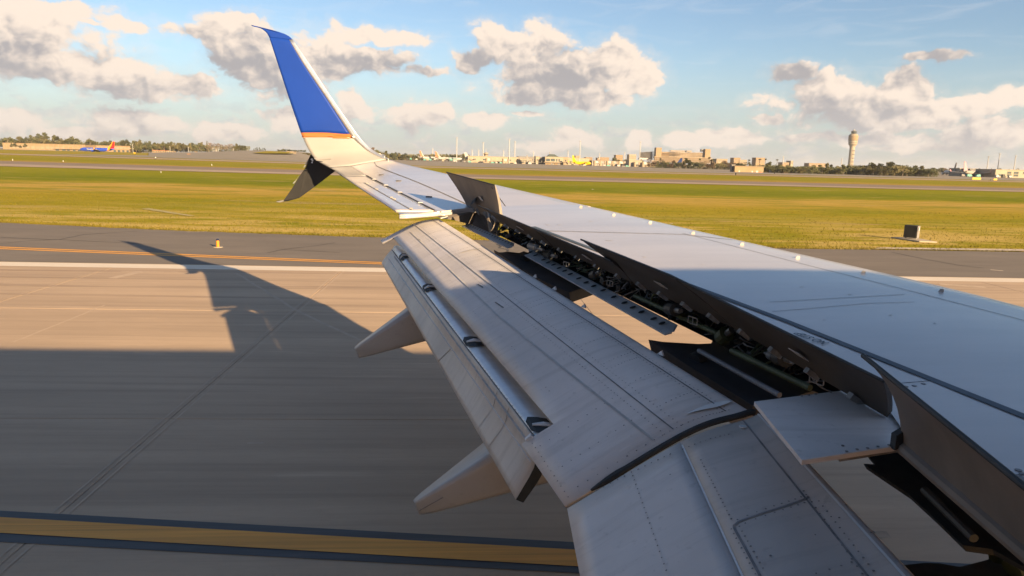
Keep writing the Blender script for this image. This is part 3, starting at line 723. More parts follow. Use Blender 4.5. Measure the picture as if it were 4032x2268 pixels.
# ---- rear cove behind the spoilers
def cove(y, fx, dz): h_ = hinge(y); return Vector((h_.x+fx, y, h_.z+dz))
ysc = [3.3+.35*i for i in range(21)]
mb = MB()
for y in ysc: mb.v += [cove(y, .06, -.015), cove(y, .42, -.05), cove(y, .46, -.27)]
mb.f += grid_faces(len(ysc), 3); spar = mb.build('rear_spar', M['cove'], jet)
MB().quad(wp(1763,848,-.02), wp(1877,829,-.01), cove(10.15, .3, -.1), cove(10.1, .2, -.42), wp(1860,885,-.2), wp(1830,876,-.2), wp(1763,862,-.05)).build('cove_end_rib', M['under'], spar)
def beam(name, p0, p1, q0, q1, holes, hr, parent):
    fwd = Vector((.004, 0, 0)); mb = MB()
    mb.prism([p0, p1, q1, q0], (.02, .01, 0)); b_ = mb.build(name, M['alu'], parent)
    fl_ = MB(); d = Vector((-.055, 0, -.015)); fl_.prism([q0, q1, q1+d, q0+d], (0, 0, -.012)); fl_.build('beam_flange', M['alu'], b_)
    for c in holes:
        ax = (p1-p0).normalized(); up = ((q0-p0)-(ax*((q0-p0).dot(ax)))).normalized(); nr = ax.cross(up); nr = nr if nr.x < 0 else -nr
        h_ = MB(); h_.v = [c+nr*.004+(ax*math.cos(k*.524)*.8+up*math.sin(k*.524))*hr for k in range(12)]; h_.f = [tuple(range(12))]
        h_.build('lightening_hole', M['rubber'], b_)
    return b_
BO = -.20
def bpt(px, py): return wp(px, py, BO)
P0, P1 = bpt(2079, 979), bpt(2661, 1281); Q0, Q1 = wp(2084, 999, BO-.02), wp(2646, 1308, BO-.02)
hs = [(2088,993),(2109,1005),(2140,1022),(2159,1033),(2180,1042),(2202,1055),(2224,1066),(2246,1079),(2279,1096),(2308,1112),(2338,1126),(2375,1143),(2417,1169),(2459,1192),(2492,1210),(2526,1228),(2574,1255),(2607,1273)]
beam('cove_beam', P0, P1, Q0, Q1, [wp(px, py+1, BO-.01) for px, py in hs], .030, jet)
P0, P1 = bpt(1832, 876), bpt(2020, 958); Q0, Q1 = wp(1834, 885, BO-.015), wp(2016, 971, BO-.015)
beam('cove_beam', P0, P1, Q0, Q1, [lerp(lerp(P0, P1, (k+.6)/19), lerp(Q0, Q1, (k+.6)/19), .5) for k in range(19)], .016, jet)
P0, P1 = bpt(2752, 1380), bpt(3070, 1556)
MB().tube([P0, lerp(P0, P1, .5), P1], .018, 8).build('cove_rod', M['rod'], jet)
P0, P1 = wp(2880, 1380, -.16), wp(3190, 1528, -.16); MB().tube([P0, P1], .022, 8).build('torque_tube', M['primer'], jet)
P0, P1 = wp(2500, 1165, -.14), wp(2860, 1330, -.14); MB().tube([P0, P1], .020, 8).build('torque_tube', M['primer'], jet)
# floor of the cove and lower skin
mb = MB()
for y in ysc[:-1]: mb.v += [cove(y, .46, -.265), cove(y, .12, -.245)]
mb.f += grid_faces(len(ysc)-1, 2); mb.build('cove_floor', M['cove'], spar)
# dark belly of the wing root seen past the inboard flap
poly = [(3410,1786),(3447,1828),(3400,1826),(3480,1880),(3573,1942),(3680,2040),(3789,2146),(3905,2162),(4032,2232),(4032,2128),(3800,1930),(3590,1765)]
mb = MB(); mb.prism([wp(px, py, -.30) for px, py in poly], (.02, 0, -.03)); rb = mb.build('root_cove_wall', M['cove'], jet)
p0, p1 = wp(3640, 1930, -.25), wp(3835, 2120, -.25); MB().tube([p0, p1], .02, 8).build('cove_rod', M['hose'], rb)
pts = [(3540,2290),(3560,2225),(3640,2216),(3700,2218),(3780,2232),(3892,2203),(3900,2172),(3945,2168),(3975,2200),(4040,2235),(4040,2300)]
mb = MB(); mb.prism([wp(px, py, -.62) for px, py in pts], (.03, 0, -.05)); tb = mb.build('flap_track_beam', M['cove'], jet)
p = wp(3985, 2245, -.58); MB().tube([p, p+Vector((.10, .03, .05))], [.05, .045], 12).build('track_roller', M['primer'], tb)
p = wp(3925, 2195, -.58); MB().tube([p, p+Vector((.05, .06, .02))], [.035, .03], 12).build('track_roller', M['primer'], tb)

# ---- actuators, pipes and hoses in the cove
def actuator(px, py, off, px2, py2, off2, r_, body, name='spoiler_actuator'):
    a, b = wp(px, py, off), wp(px2, py2, off2); d = b-a
    o = MB().tube([a, a+d*.06, a+d*.1, a+d*.55, a+d*.6, a+d*.62], [r_*.8, r_, r_*.92, r_*.92, r_, r_*.5], 12).build(name, body, spar, False)
    MB().tube([a+d*.6, b], r_*.42, 8).build('piston_rod', M['steel'], o); return o
actuator(1942, 912, -.15, 1922, 826, .12, .055, M['under']); actuator(2085, 968, -.14, 2140, 985, -.05, .042, M['dull']); actuator(2150, 1000, -.14, 2190, 1010, -.05, .05, M['cove'])
actuator(2330, 1085, -.10, 2362, 1070, -.02, .04, M['hose']); actuator(2630, 1215, -.10, 2680, 1225, -.04, .05, M['hose']); actuator(3060, 1405, -.10, 3120, 1420, -.03, .055, M['hose'])
actuator(2835, 1335, -.16, 2880, 1300, -.06, .06, M['primer']); actuator(3030, 1398, -.14, 3078, 1412, -.07, .032, M['dull'], 'control_valve')
for (px, py, s) in ((2230,1040,1),(2402,1115,1),(2728,1262,1.15),(3216,1492,1.25)):     # small pale frames
    p = wp(px, py, -.10); mb = MB(); w, h_ = .034*s, .022*s
    ax = Vector((.55, -.6, -.1)).normalized(); up = Vector((0, 0, 1))
    for s0 in (-1, 0, 1): mb.obox(p+ax*w*s0, ax*.0035, up*h_, Vector((.003, .003, 0)))
    mb.obox(p+up*h_, ax*w, up*.0035, Vector((.004, .004, 0))); mb.obox(p-up*h_, ax*w, up*.003, Vector((.004, .004, 0)))
    mb.build('bracket_frame', M['dull'], spar)
rnd = random.Random(3)
def cpt(t, a, dz): # t along the cove
    y = lerp(10.0, 3.5, t); return cove(y, a, dz)
for k in range(80):
    t = rnd.random(); L = rnd.uniform(.02, .07); n = 5; pts = [cpt(min(1, t+L*i/n), rnd.uniform(.05, .34), rnd.uniform(-.23, -.05)) for i in range(n)]
    sm = [spline(pts, (n-1)*i/16) for i in range(17)]
    MB().tube(sm, rnd.choice((.004, .006, .009)), 6).build('hydraulic_pipe', M[rnd.choice(('steel', 'dull', 'hose', 'hose', 'primer', 'cove', 'hose'))], spar, True)
for k in range(46):
    t = rnd.random(); a = cpt(t, rnd.uniform(.02, .2), rnd.uniform(-.24, -.16)); b = cpt(min(1, t+rnd.uniform(-.02, .03)), rnd.uniform(.15, .4), rnd.uniform(-.15, -.03))
    MB().tube([a, b], rnd.uniform(.004, .010), 6).build('support_strut', M[rnd.choice(('steel', 'cove', 'primer', 'under', 'dull'))], spar)
for k in range(80):
    t = rnd.random(); c = cpt(t, rnd.uniform(.08, .36), rnd.uniform(-.24, -.08)); a = rnd.uniform(.012, .042)
    mb = MB(); ang = rnd.uniform(0, 3); ax = Vector((math.cos(ang), math.sin(ang), .2))*a; ay = Vector((-math.sin(ang), math.cos(ang), 0))*a*rnd.uniform(.4, .9)
    mb.obox(c, ax, ay, Vector((0, 0, a*rnd.uniform(.5, 1)))); bevel(mb.build('valve_block', M[rnd.choice(('cove', 'hose', 'hose', 'primer', 'steel', 'under', 'dull'))], spar), .006)

# ---- flap track fairings
def fairing(y0, top0, ridge0, low0, low_f0, top1, ridge1, low1, label, ext=1.5, wy=.17):
    far0, far1 = at_y(*top0, y0+wy), at_y(*top1, y0+wy); nt0, nt1 = at_y(*ridge0, y0-wy), at_y(*ridge1, y0-wy); nl0, nl1 = at_y(*low0, y0-wy*.8), at_y(*low1, y0-wy*.8)
    fl0 = nl0+Vector((0, wy*1.6, .0)); fl1 = nl1+Vector((0, wy*1.6, 0)); mb = MB(); rings = []
    for t in (0.0, .03, .12, .4, .7, 1.0, 1.12, 1.3):
        k = {0.0: .82, .03: .93}.get(t, 1.0); q = [through(a, b, t) for a, b in ((far0, far1), (nt0, nt1), (nl0, nl1), (fl0, fl1))]
        c = sum(q, Vector())/4; rings.append([c+(p-c)*k for p in q])
    for r_ in rings:
        k = 4; ring = []
        for i in range(4):
            p, a, b = r_[i], r_[i-1], r_[(i+1) % 4]; ring += [lerp(p, a, .16), lerp(p, (a+b)/2, .045), lerp(p, b, .16)]
        mb.v += ring
    for i in range(len(rings)-1):
        for j in range(12): mb.f.append((i*12+j, i*12+(j+1) % 12, (i+1)*12+(j+1) % 12, (i+1)*12+j))
    mb.f.append(tuple(range(11, -1, -1))); mb.f.append(tuple((len(rings)-1)*12+j for j in range(12)))
    o = mb.build('flap_track_fairing', M['fairing'], jet, False); me = o.data
    import bmesh as _bm
    b_ = _bm.new(); b_.from_mesh(me); _bm.ops.recalc_face_normals(b_, faces=b_.faces[:]); b_.to_mesh(me); b_.free()
    me.polygons.foreach_set('use_smooth', [len(p.vertices) == 4 for p in me.polygons]); o['label'] = label
    return o
fA = fairing(8.62, (1391,1366), (1397,1372), (1412,1414), None, (1594,1213), (1600,1228), (1670,1348), 'canoe fairing nearer the wing tip')
fB = fairing(5.54, (1623,1966), (1630,1978), (1652,2036), None, (1894,1742), (1923,1797), (2158,1906), 'canoe fairing nearer the cabin')
mb = MB(); a, b = at_y(1652, 2010, 5.35), at_y(1745, 1958, 5.35); MB().tube([a, b], .004, 5).build('fairing_seam', M['seam'], fB)
# dark track bodies under the flap gap
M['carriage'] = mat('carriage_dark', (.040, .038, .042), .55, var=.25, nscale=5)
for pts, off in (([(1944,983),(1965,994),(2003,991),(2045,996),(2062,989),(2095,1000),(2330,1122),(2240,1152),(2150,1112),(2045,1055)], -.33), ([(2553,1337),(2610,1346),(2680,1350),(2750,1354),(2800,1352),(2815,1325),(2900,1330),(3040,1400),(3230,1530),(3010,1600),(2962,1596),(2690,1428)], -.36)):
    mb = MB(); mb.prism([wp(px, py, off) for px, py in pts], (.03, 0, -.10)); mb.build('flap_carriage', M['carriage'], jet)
for px, py, off in ((2058, 1027, -.33), (2735, 1420, -.36)):
    p = wp(px, py, off); MB().tube([p, p+Vector((.06, .03, .02))], [.06, .055], 14).build('carriage_roller', M['hose'], jet)
for u_ in (.50, .57, .66, .84):
    p = main(u_, .25); MB().prism([p, p+Vector((.03, -.06, 0)), p+Vector((.025, -.02, .03))], (.012, .012, 0)).build('nose_fitting', M['flap'], fl)

# ================================================================== the ground
def zg(x, y):                      # the airfield rises very slightly towards the far left
    return min(1.8, .0052*max(0.0, -x-30))*smoothstep(y, 90, 190)
def ground_hit(px, py):
    d = sight(px, py); t = (0-EYE)/d.z if d.z < -1e-5 else 1e5
    for _ in range(60):
        p = CAMP+d*t; z = zg(p.x, p.y); t2 = (z-EYE)/d.z if d.z < -1e-5 else 1e5
        t = t*.5+t2*.5
    return CAMP+d*t
def sheet(name, poly, z, m_, parent=None, kind='structure'):
    o = obj(name, [(x, y, zg(x, y)+z) for x, y in poly], [tuple(range(len(poly)))], m_, parent)
    if o.data.polygons[0].normal.z < 0: o.data.flip_normals()
    if parent is None: tag(o, kind=kind)
    return o
def strip(name, edge_a, edge_b, z, m_, parent=None, n=40):     # a band between two polylines
    mb = MB()
    def along(e, t):
        t *= len(e)-1; i = min(int(t), len(e)-2); return Vector((*e[i], 0)).lerp(Vector((*e[i+1], 0)), t-i)
    for i in range(n+1):
        for e in (edge_a, edge_b):
            p = along(e, i/n); mb.v.append(Vector((p.x, p.y, zg(p.x, p.y)+z)))
    mb.f += [(2*i, 2*i+1, 2*i+3, 2*i+2) for i in range(n)]
    o = mb.build(name, m_, parent)
    if o.data.polygons[0].normal.z < 0: o.data.flip_normals()
    if parent is None: tag(o, kind='structure')
    return o

def ground_mat():
    m_, t, b = shader('field_grass'); L = t.links
    g = t.nodes.new('ShaderNodeNewGeometry')
    def noise(scale, sc, det=6, ro=.6, dist=0):
        mp = t.nodes.new('ShaderNodeMapping'); mp.inputs['Scale'].default_value = sc; L.new(g.outputs['Position'], mp.inputs[0])
        n = t.nodes.new('ShaderNodeTexNoise'); n.inputs['Scale'].default_value = scale; n.inputs['Detail'].default_value = det; n.inputs['Roughness'].default_value = ro; n.inputs['Distortion'].default_value = dist
        L.new(mp.outputs[0], n.inputs[0]); return n.outputs[0]
    def rng(x, a, b_, c=0, d=1):
        r = t.nodes.new('ShaderNodeMapRange'); r.interpolation_type = 'SMOOTHSTEP'
        for i, v in enumerate((a, b_, c, d)): r.inputs[i+1].default_value = v
        L.new(x, r.inputs[0]); return r.outputs[0]
    def mx(f, a, b_):
        x = t.nodes.new('ShaderNodeMix'); x.data_type = 'RGBA'
        if isinstance(f, float): x.inputs[0].default_value = f
        else: L.new(f, x.inputs[0])
        for i, v in ((6, a), (7, b_)):
            if isinstance(v, tuple): x.inputs[i].default_value = (*v, 1)
            else: L.new(v, x.inputs[i])
        return x.outputs[2]
    def mt(op, a, b_):
        x = t.nodes.new('ShaderNodeMath'); x.operation = op
        for i, v in enumerate((a, b_)):
            if isinstance(v, (int, float)): x.inputs[i].default_value = v
            else: L.new(v, x.inputs[i])
        return x.outputs[0]
    s = t.nodes.new('ShaderNodeSeparateXYZ'); L.new(g.outputs['Position'], s.inputs[0])
    wob = mt('ADD', s.outputs[1], mt('MULTIPLY', mt('SUBTRACT', noise(.05, (1, .6, 1), 4), .5), 22.0))
    wob = mt('ADD', wob, mt('MULTIPLY', mt('SUBTRACT', noise(.4, (.5, 1, 1), 4), .5), 4.0))
    cr = t.nodes.new('ShaderNodeValToRGB'); L.new(rng(wob, 30, 330), cr.inputs[0]); e = cr.color_ramp.elements
    # mowing and moisture bands, measured outwards from the runway edge
    bands = [(0.0, (.26, .215, .016)), (.035, (.29, .225, .018)), (.050, (.34, .24, .035)), (.070, (.42, .275, .065)), (.10, (.42, .275, .07)), (.112, (.32, .24, .03)), (.128, (.15, .165, .009)), (.17, (.125, .148, .008)), (.24, (.20, .195, .012)), (.36, (.22, .205, .015)), (.45, (.35, .23, .055)), (.60, (.36, .225, .06)), (.70, (.24, .205, .018)), (.85, (.23, .20, .017)), (1, (.30, .225, .035))]
    e[0].position, e[0].color = 0, (*bands[0][1], 1); e[1].position, e[1].color = 1, (*bands[-1][1], 1)
    for p, c in bands[1:-1]: q = e.new(p); q.color = (*c, 1)
    col_ = cr.outputs[0]
    col_ = mx(mt('MULTIPLY', rng(noise(.22, (.30, 1, 1), 7), .44, .64), .75), col_, (.17, .18, .011))
    col_ = mx(mt('MULTIPLY', rng(noise(1.3, (.22, 1, 1), 6, .7), .50, .72), .6), col_, (.42, .31, .07))
    col_ = mx(mt('MULTIPLY', rng(noise(5.0, (.22, 1, 1), 5, .7), .48, .68), .7), col_, (.15, .145, .010))
    near = rng(s.outputs[1], 62, 40)
    col_ = mx(mt('MULTIPLY', mt('MULTIPLY', near, rng(noise(.35, (.25, 1, 1), 6, .65), .42, .58)), .85), col_, (.47, .335, .11))
    bare = rng(noise(.11, (.35, 1, 1), 6, .7), .58, .66)
    col_ = mx(mt('MULTIPLY', bare, .6), col_, (.36, .25, .12))
    L.new(col_, b.inputs['Base Color']); b.inputs['Roughness'].default_value = .95; b.inputs['Specular IOR Level'].default_value = .02
    bp = t.nodes.new('ShaderNodeBump'); bp.inputs['Strength'].default_value = .6; bp.inputs['Distance'].default_value = .10
    L.new(noise(4.0, (.5, 1, 1), 8, .75), bp.inputs['Height']); L.new(bp.outputs[0], b.inputs['Normal'])
    return m_
def pavement_mat(name, c_lo, c_hi, streak=(.06, 1.3, 1), rough=.75, joints=None, fine=.5, stain=(.06, .05, .045), sfac=.55):
    m_, t, b = shader(name); L = t.links
    g = t.nodes.new('ShaderNodeNewGeometry')
    def noise(scale, sc, det=6, ro=.6):
        mp = t.nodes.new('ShaderNodeMapping'); mp.inputs['Scale'].default_value = sc; L.new(g.outputs['Position'], mp.inputs[0])
        n = t.nodes.new('ShaderNodeTexNoise'); n.inputs['Scale'].default_value = scale; n.inputs['Detail'].default_value = det; n.inputs['Roughness'].default_value = ro
        L.new(mp.outputs[0], n.inputs[0]); return n.outputs[0]
    def rng(x, a, b_, c=0, d=1):
        r = t.nodes.new('ShaderNodeMapRange')
        for i, v in enumerate((a, b_, c, d)): r.inputs[i+1].default_value = v
        L.new(x, r.inputs[0]); return r.outputs[0]
    def mx(f, a, b_):
        x = t.nodes.new('ShaderNodeMix'); x.data_type = 'RGBA'; L.new(f, x.inputs[0])
        for i, v in ((6, a), (7, b_)):
            if isinstance(v, tuple): x.inputs[i].default_value = (*v, 1)
            else: L.new(v, x.inputs[i])
        return x.outputs[2]
    c = mx(rng(noise(.8, streak, 7, .62), .33, .69), c_lo, c_hi)
    c = mx(rng(noise(.16, (.7, 1, 1), 5, .6), .42, .62, 0, .35), c, tuple(v*.78 for v in c_lo))
    c = mx(rng(noise(2.2, (streak[0]*.8, streak[1]*1.4, 1), 6, .65), .49, .72, 0, sfac), c, stain)
    c = mx(rng(noise(9, (.25, 1, 1), 5, .7), .5, .75, 0, fine*.5), c, tuple(v*.75 for v in c_lo))
    c = mx(rng(noise(3.1, (.12, 1.2, 1), 4, .6), .60, .76, 0, .35), c, tuple(min(1, v*1.35) for v in c_hi))
    L.new(c, b.inputs['Base Color']); b.inputs['Roughness'].default_value = rough; b.inputs['Specular IOR Level'].default_value = .3
    bp = t.nodes.new('ShaderNodeBump'); bp.inputs['Strength'].default_value = .25; bp.inputs['Distance'].default_value = .01
    L.new(noise(30, (.4, 1, 1), 4, .7), bp.inputs['Height']); L.new(bp.outputs[0], b.inputs['Normal'])
    return m_
M['grass'] = ground_mat()
M['concrete'] = pavement_mat('runway_concrete', (.37, .270, .184), (.47, .345, .236), stain=(.22, .160, .113), sfac=.5)
M['asphalt'] = pavement_mat('shoulder_asphalt', (.145, .122, .102), (.185, .155, .128), (.25, .9, 1), .85, sfac=.3, stain=(.09, .08, .07))
M['taxi_conc'] = pavement_mat('taxiway_concrete', (.32, .235, .16), (.40, .30, .215), (.02, .25, 1), .8)
M['taxi_asph'] = pavement_mat('taxiway_asphalt', (.20, .148, .105), (.25, .185, .135), (.02, .2, 1), .85)
M['apron'] = pavement_mat('apron_pavement', (.23, .195, .145), (.29, .245, .185), (.01, .1, 1), .85)
M['line_white'] = mat('white_line_paint', (.62, .53, .42), .6, var=.08, scale=(.1, 2, 1), nscale=3)
M['line_yellow'] = mat('yellow_line_paint', (.62, .27, .006), .6, var=.12, scale=(.1, 2, 1), nscale=3)
M['line_ochre'] = mat('worn_yellow_paint', (.62, .27, .035), .65, var=.22, scale=(.08, 4, 1), nscale=3)
M['line_black'] = mat('black_line_paint', (.030, .032, .038), .6, var=.3, scale=(.1, 4, 1), nscale=3)
M['joint'] = mat('joint_sealant', (.27, .20, .14), .8, var=.3, nscale=6)
M['crack'] = mat('crack_sealant', (.035, .032, .03), .8, var=.3, nscale=6)
M['patch'] = mat('pale_pavement_patch', (.46, .38, .30), .8, var=.1)
M['streak'] = pavement_mat('rubber_streaked_concrete', (.30, .216, .149), (.40, .292, .200), (.10, 2.2, 1), .75, stain=(.20, .145, .102), sfac=.6)
M['rubbed'] = mat('faint_paint_trace', (.42, .315, .225), .8, var=.1, nscale=4)

# terrain sheet to the horizon
xs = [-9000, -5000, -2500, -1500]+[-1000+50*i for i in range(41)]+[1500, 2500, 5000, 9000]
yy = [-6000, -2000, -400, -60, 0, 20, 32, 40, 50, 60, 75, 90, 110, 130, 150, 170, 190, 230, 300, 400, 600, 900, 1300, 2000, 3500, 6000, 12000]
mb = MB()
for x in xs:
    for y in yy: mb.v.append(Vector((x, y, zg(x, y)-.03-(.05 if 60 < y < 140 else 0))))
mb.f += grid_faces(len(xs), len(yy), True)
gnd = mb.build('ground', M['grass'], None, True); tag(gnd, kind='structure')
if gnd.data.polygons[0].normal.z < 0: gnd.data.flip_normals()

# runway: concrete slabs with recessed joints in view, one plain sheet beyond
SL = 7.62; XJ = -4.40; YJ = (-12.5, -4.87, 2.75, 10.37, 17.99, 25.62)
run = sheet('runway', [(-1500, -36), (1500, -36), (1500, 25.62), (-1500, 25.62)], -.008, M['joint'])
run['label'] = 'concrete runway of large slabs'
for (x0, x1) in ((-1500, XJ-5*SL), (XJ+7*SL, 1500)): sheet('runway_far_end', [(x0, -36), (x1, -36), (x1, 25.62), (x0, 25.62)], .0, M['concrete'], run)
sheet('runway_far_side', [(XJ-5*SL, -36), (XJ+7*SL, -36), (XJ+7*SL, YJ[0]), (XJ-5*SL, YJ[0])], .0, M['concrete'], run)
g_ = .007; mb = MB(); a, b = SL/2-g_, SL/2-g_
mb.v = [Vector(p) for p in ((-a,-b,-.02),(a,-b,-.02),(a,b,-.02),(-a,b,-.02),(-a,-b,-.006),(a,-b,-.006),(a,b,-.006),(-a,b,-.006),(-a+.006,-b+.006,0),(a-.006,-b+.006,0),(a-.006,b-.006,0),(-a+.006,b-.006,0))]
mb.f = [(8,9,10,11),(4,5,9,8),(5,6,10,9),(6,7,11,10),(7,4,8,11),(0,1,5,4),(1,2,6,5),(2,3,7,6),(3,0,4,7)]
slab0 = mb.build('concrete_slab', M['concrete'], run, local=True); first = True
for j in range(5):
    for i in range(-5, 7):
        o = slab0 if first else slab0.copy()
        if not first: col.objects.link(o)
        first = False; o.parent = run
        o.location = (XJ+SL*(i+.5), YJ[j]+SL/2, random.uniform(-.0015, .0015))
tag(run, kind='structure')

# asphalt shoulder and its edges
E_in = [(-1500, 25.60), (1500, 25.60)]
edge = [(-1500, 180), (-120, 60), (-60, 47.8), (-24.8, 39.2), (-15.1, 36.9), (-6.3, 35.6), (6, 34.6), (15.5, 33.9), (21.2, 34.2), (30, 34.4), (60, 34.6), (1500, 40)]
rough_edge = []
for i in range(len(edge)-1):
    n = 60 if -70 < edge[i][0] < 70 else 2
    for k in range(n):
        x = lerp(edge[i][0], edge[i+1][0], k/n); y = lerp(edge[i][1], edge[i+1][1], k/n)
        rough_edge.append((x, y+(mnoise.noise(Vector((x*.9, 0, 0)))*.22+mnoise.noise(Vector((x*3.1, 5, 0)))*.10 if n > 2 and x < 15 else 0)))
rough_edge.append(edge[-1])
sh = obj('asphalt_shoulder', [(x, 25.62, .0) for x, y in rough_edge]+[(x, y, zg(x, y)+.0) for x, y in rough_edge], [(i, i+1, len(rough_edge)+i+1, len(rough_edge)+i) for i in range(len(rough_edge)-1)], M['asphalt']); tag(sh, kind='structure')
strip('shoulder_edge_strip', [(20.2, 34.55), (30, 34.75), (80, 35.0)], [(21.0, 35.2), (30, 35.62), (80, 36)], .012, M['patch'], sh)
# painted lines (4 mm sheets)
ln = strip('edge_line', [(-300, 24.72), (300, 24.45)], [(-300, 25.56), (300, 25.36)], .004, M['line_white'], run)
y0a, y0b = (-18.73, 29.51), (-4.86, 27.20); y1a, y1b = (-18.26, 28.76), (-4.75, 26.61)
def ext(a, b, t): return (a[0]+(b[0]-a[0])*t, a[1]+(b[1]-a[1])*t)
for (f0, f1) in ((0, .36), (.64, 1)):
    pa = [lerp(Vector(y0a), Vector(y1a), f0), lerp(Vector(y0b), Vector(y1b), f0)]; pb = [lerp(Vector(y0a), Vector(y1a), f1), lerp(Vector(y0b), Vector(y1b), f1)]
    strip('taxi_edge_line', [ext(pa[0], pa[1], -3), ext(pa[0], pa[1], 1.55)], [ext(pb[0], pb[1], -3), ext(pb[0], pb[1], 1.55)], .005, M['line_yellow'], run)
ka, kb = (-5.06, 7.54), (-.89, 7.05); la, lb = (-4.66, 6.89), (-.82, 6.46); ya_, yb_ = (-4.97, 7.39), (-.87, 6.90); za_, zb_ = (-4.77, 7.06), (-.84, 6.59)
def long(a, b): return [ext(a, b, -5), ext(a, b, 4)]
strip('centreline_border', long(ka, kb), long(la, lb), .005, M['line_black'], run)
strip('taxi_centreline', long(ya_, yb_), long(za_, zb_), .009, M['line_ochre'], run)
def crack(name, pxs, w, m_=None, parent=None, z=.006):
    pts = [at_z(px, py, z) for px, py in pxs]; fine = []
    for i in range(len(pts)-1):
        for k in range(8):
            p = lerp(pts[i], pts[i+1], k/8); p += Vector((mnoise.noise(p*2.0), mnoise.noise(p*2.3+Vector((7, 3, 1))), 0))*.05; p.z = z; fine.append(p)
    fine.append(pts[-1]); return ribbon(name, fine, w, m_ or M['crack'], parent or sh, 0, Vector((0, 0, 1)))
crack('sealed_crack', [(0, 934), (200, 943), (235, 943), (330, 923), (565, 908)], .07)
crack('sealed_crack', [(0, 958), (120, 948), (230, 943), (560, 960)], .05)
crack('sealed_crack', [(1055, 995), (1120, 981), (1250, 967), (1318, 955)], .06); crack('sealed_crack', [(1110, 982), (1340, 994)], .04)
crack('sealed_crack', [(1955, 961), (1972, 968), (1966, 976), (2002, 983), (1997, 990)], .10)
crack('sealed_crack', [(3510, 992), (3640, 1020), (3780, 1045), (3875, 1055)], .05)
crack('pale_scrape', [(3900, 1062), (3950, 1066)], .16, M['patch']); crack('pale_scrape', [(735, 913), (815, 912)], .10, M['patch'])
for pxs, w in (([(445, 1095), (550, 1070)], .28), ([(930, 1075), (1180, 1228), (1420, 1340)], .09), ([(480, 1068), (700, 1071)], .10), ([(3700, 1118), (3880, 1131)], .35), ([(412, 1202), (52, 1346)], .05)):
    crack('paint_trace', pxs, w, M['rubbed'], run, .003)
crack('paint_trace', [(970, 1746), (1035, 1746)], .05, M['rubbed'], run, .003); crack('paint_trace', [(3420, 2110), (3500, 2105)], .14, M['joint'], run, .003)

for xj in (XJ, XJ-SL):                 # pale, ground-down edges of the transverse joints
    for dx in (-.09, .09): strip('joint_edge', [(xj+dx-.014, 2.8), (xj+dx-.014, 25.5)], [(xj+dx+.014, 2.8), (xj+dx+.014, 25.5)], .0038, M['rubbed'], run, 6)
for k_, (x0, x1, y0, w_) in enumerate(((-30, 4, 23.6, .35), (-40, 30, 22.3, .22), (-22, 12, 20.9, .5), (-35, 2, 19.4, .25))):   # tyre rubber streaks
    pa_ = [(lerp(x0, x1, i/20), y0+.10*math.sin(i*.5+k_)+.02*i) for i in range(21)]
    strip('rubber_streak', pa_, [(x, y+w_*(.3+.7*abs(math.sin(i*.41+k_*1.7)))) for i, (x, y) in enumerate(pa_)], .0014+.0002*k_, M['streak'], run, 40)
# grass pads, old slab, box on its pad
M['oldslab'] = mat('grass-dusted slab', (.36, .29, .15), .9, c2=(.28, .235, .05), nscale=1.5)
M['padc'] = mat('pad_concrete', (.36, .30, .22), .8, var=.1)
sheet('old_slab', [tuple(ground_hit(px, py).xy) for px, py in ((555, 822), (590, 820), (770, 850), (745, 851))], .004, M['oldslab'])

# far taxiways and apron
def hits(pxs): return [tuple(ground_hit(*p).xy) for p in pxs]
XR = [(-900, 215), (900, 190)]
t2a = [(-600, 150), (-100, 150), (0, 149), (100, 148), (700, 148)]; t2m = [(-600, 166), (-100, 166), (0, 163), (100, 160), (700, 160)]; t2b = [(-600, 194), (-100, 194), (0, 190), (100, 186), (700, 183)]
strip('taxiway', t2a, t2m, .03, M['taxi_conc']); strip('taxiway_asphalt', t2m, t2b, .03, M['taxi_asph'])
t1a = [(-700, 345), (-200, 330), (0, 312), (100, 312), (800, 306)]; t1b = [(-700, 385), (-200, 370), (0, 350), (100, 350), (800, 336)]
strip('far_taxiway', t1a, t1b, .03, M['taxi_conc'])
t0b = [(-2500, 1500), (-200, 1500), (0, 1500), (100, 1500), (2500, 1500)]
strip('apron', [(-2500, 420), (-200, 395), (0, 378), (100, 375), (800, 360), (2500, 360)], [(-2500, 2400), (-200, 2400), (0, 2400), (100, 2400), (800, 2400), (2500, 2400)], .03, M['apron'])
# low embankment that carries a road on the far left
top = [(585,601),(663,600),(802,599),(852,597),(973,592.5),(1014,592),(1079,594.5),(1155,596),(1200,606),(1235,617)]; mb = MB()
for i, (px, py) in enumerate(top):
    n_ = ground_hit(px, 619+.019*(px-600)); f_ = at_d(px, py, 830); mb.v += [n_+Vector((0, 0, .04)), lerp(n_, f_, .5)+Vector((0, 0, .15)), f_, f_+Vector((0, 60, -.5)), f_+Vector((0, 300, -8))]
mb.f += grid_faces(len(top), 5); emb = mb.build('embankment', M['apron'], None, True); tag(emb, kind='structure')
if emb.data.polygons[0].normal.z < 0: emb.data.flip_normals()
mb = MB()
for i, (px, py, qx, qy) in enumerate(((1010,609,1000,611),(1040,604,1040,613),(1070,601,1080,613),(1110,603,1130,613),(1140,607,1165,612))):
    for (x, y) in ((px, py), (qx, qy)):
        t_ = (y-593)/(619+.019*(x-600)-593); n_ = ground_hit(x, 619+.019*(x-600)); f_ = at_d(x, 593, 830); mb.v.append(lerp(f_, n_, max(0, t_))+Vector((0, -3, .9)))
mb.f += [(2*i, 2*i+1, 2*i+3, 2*i+2) for i in range(4)]; gp = mb.build('grass_patch', M['grass'], emb)

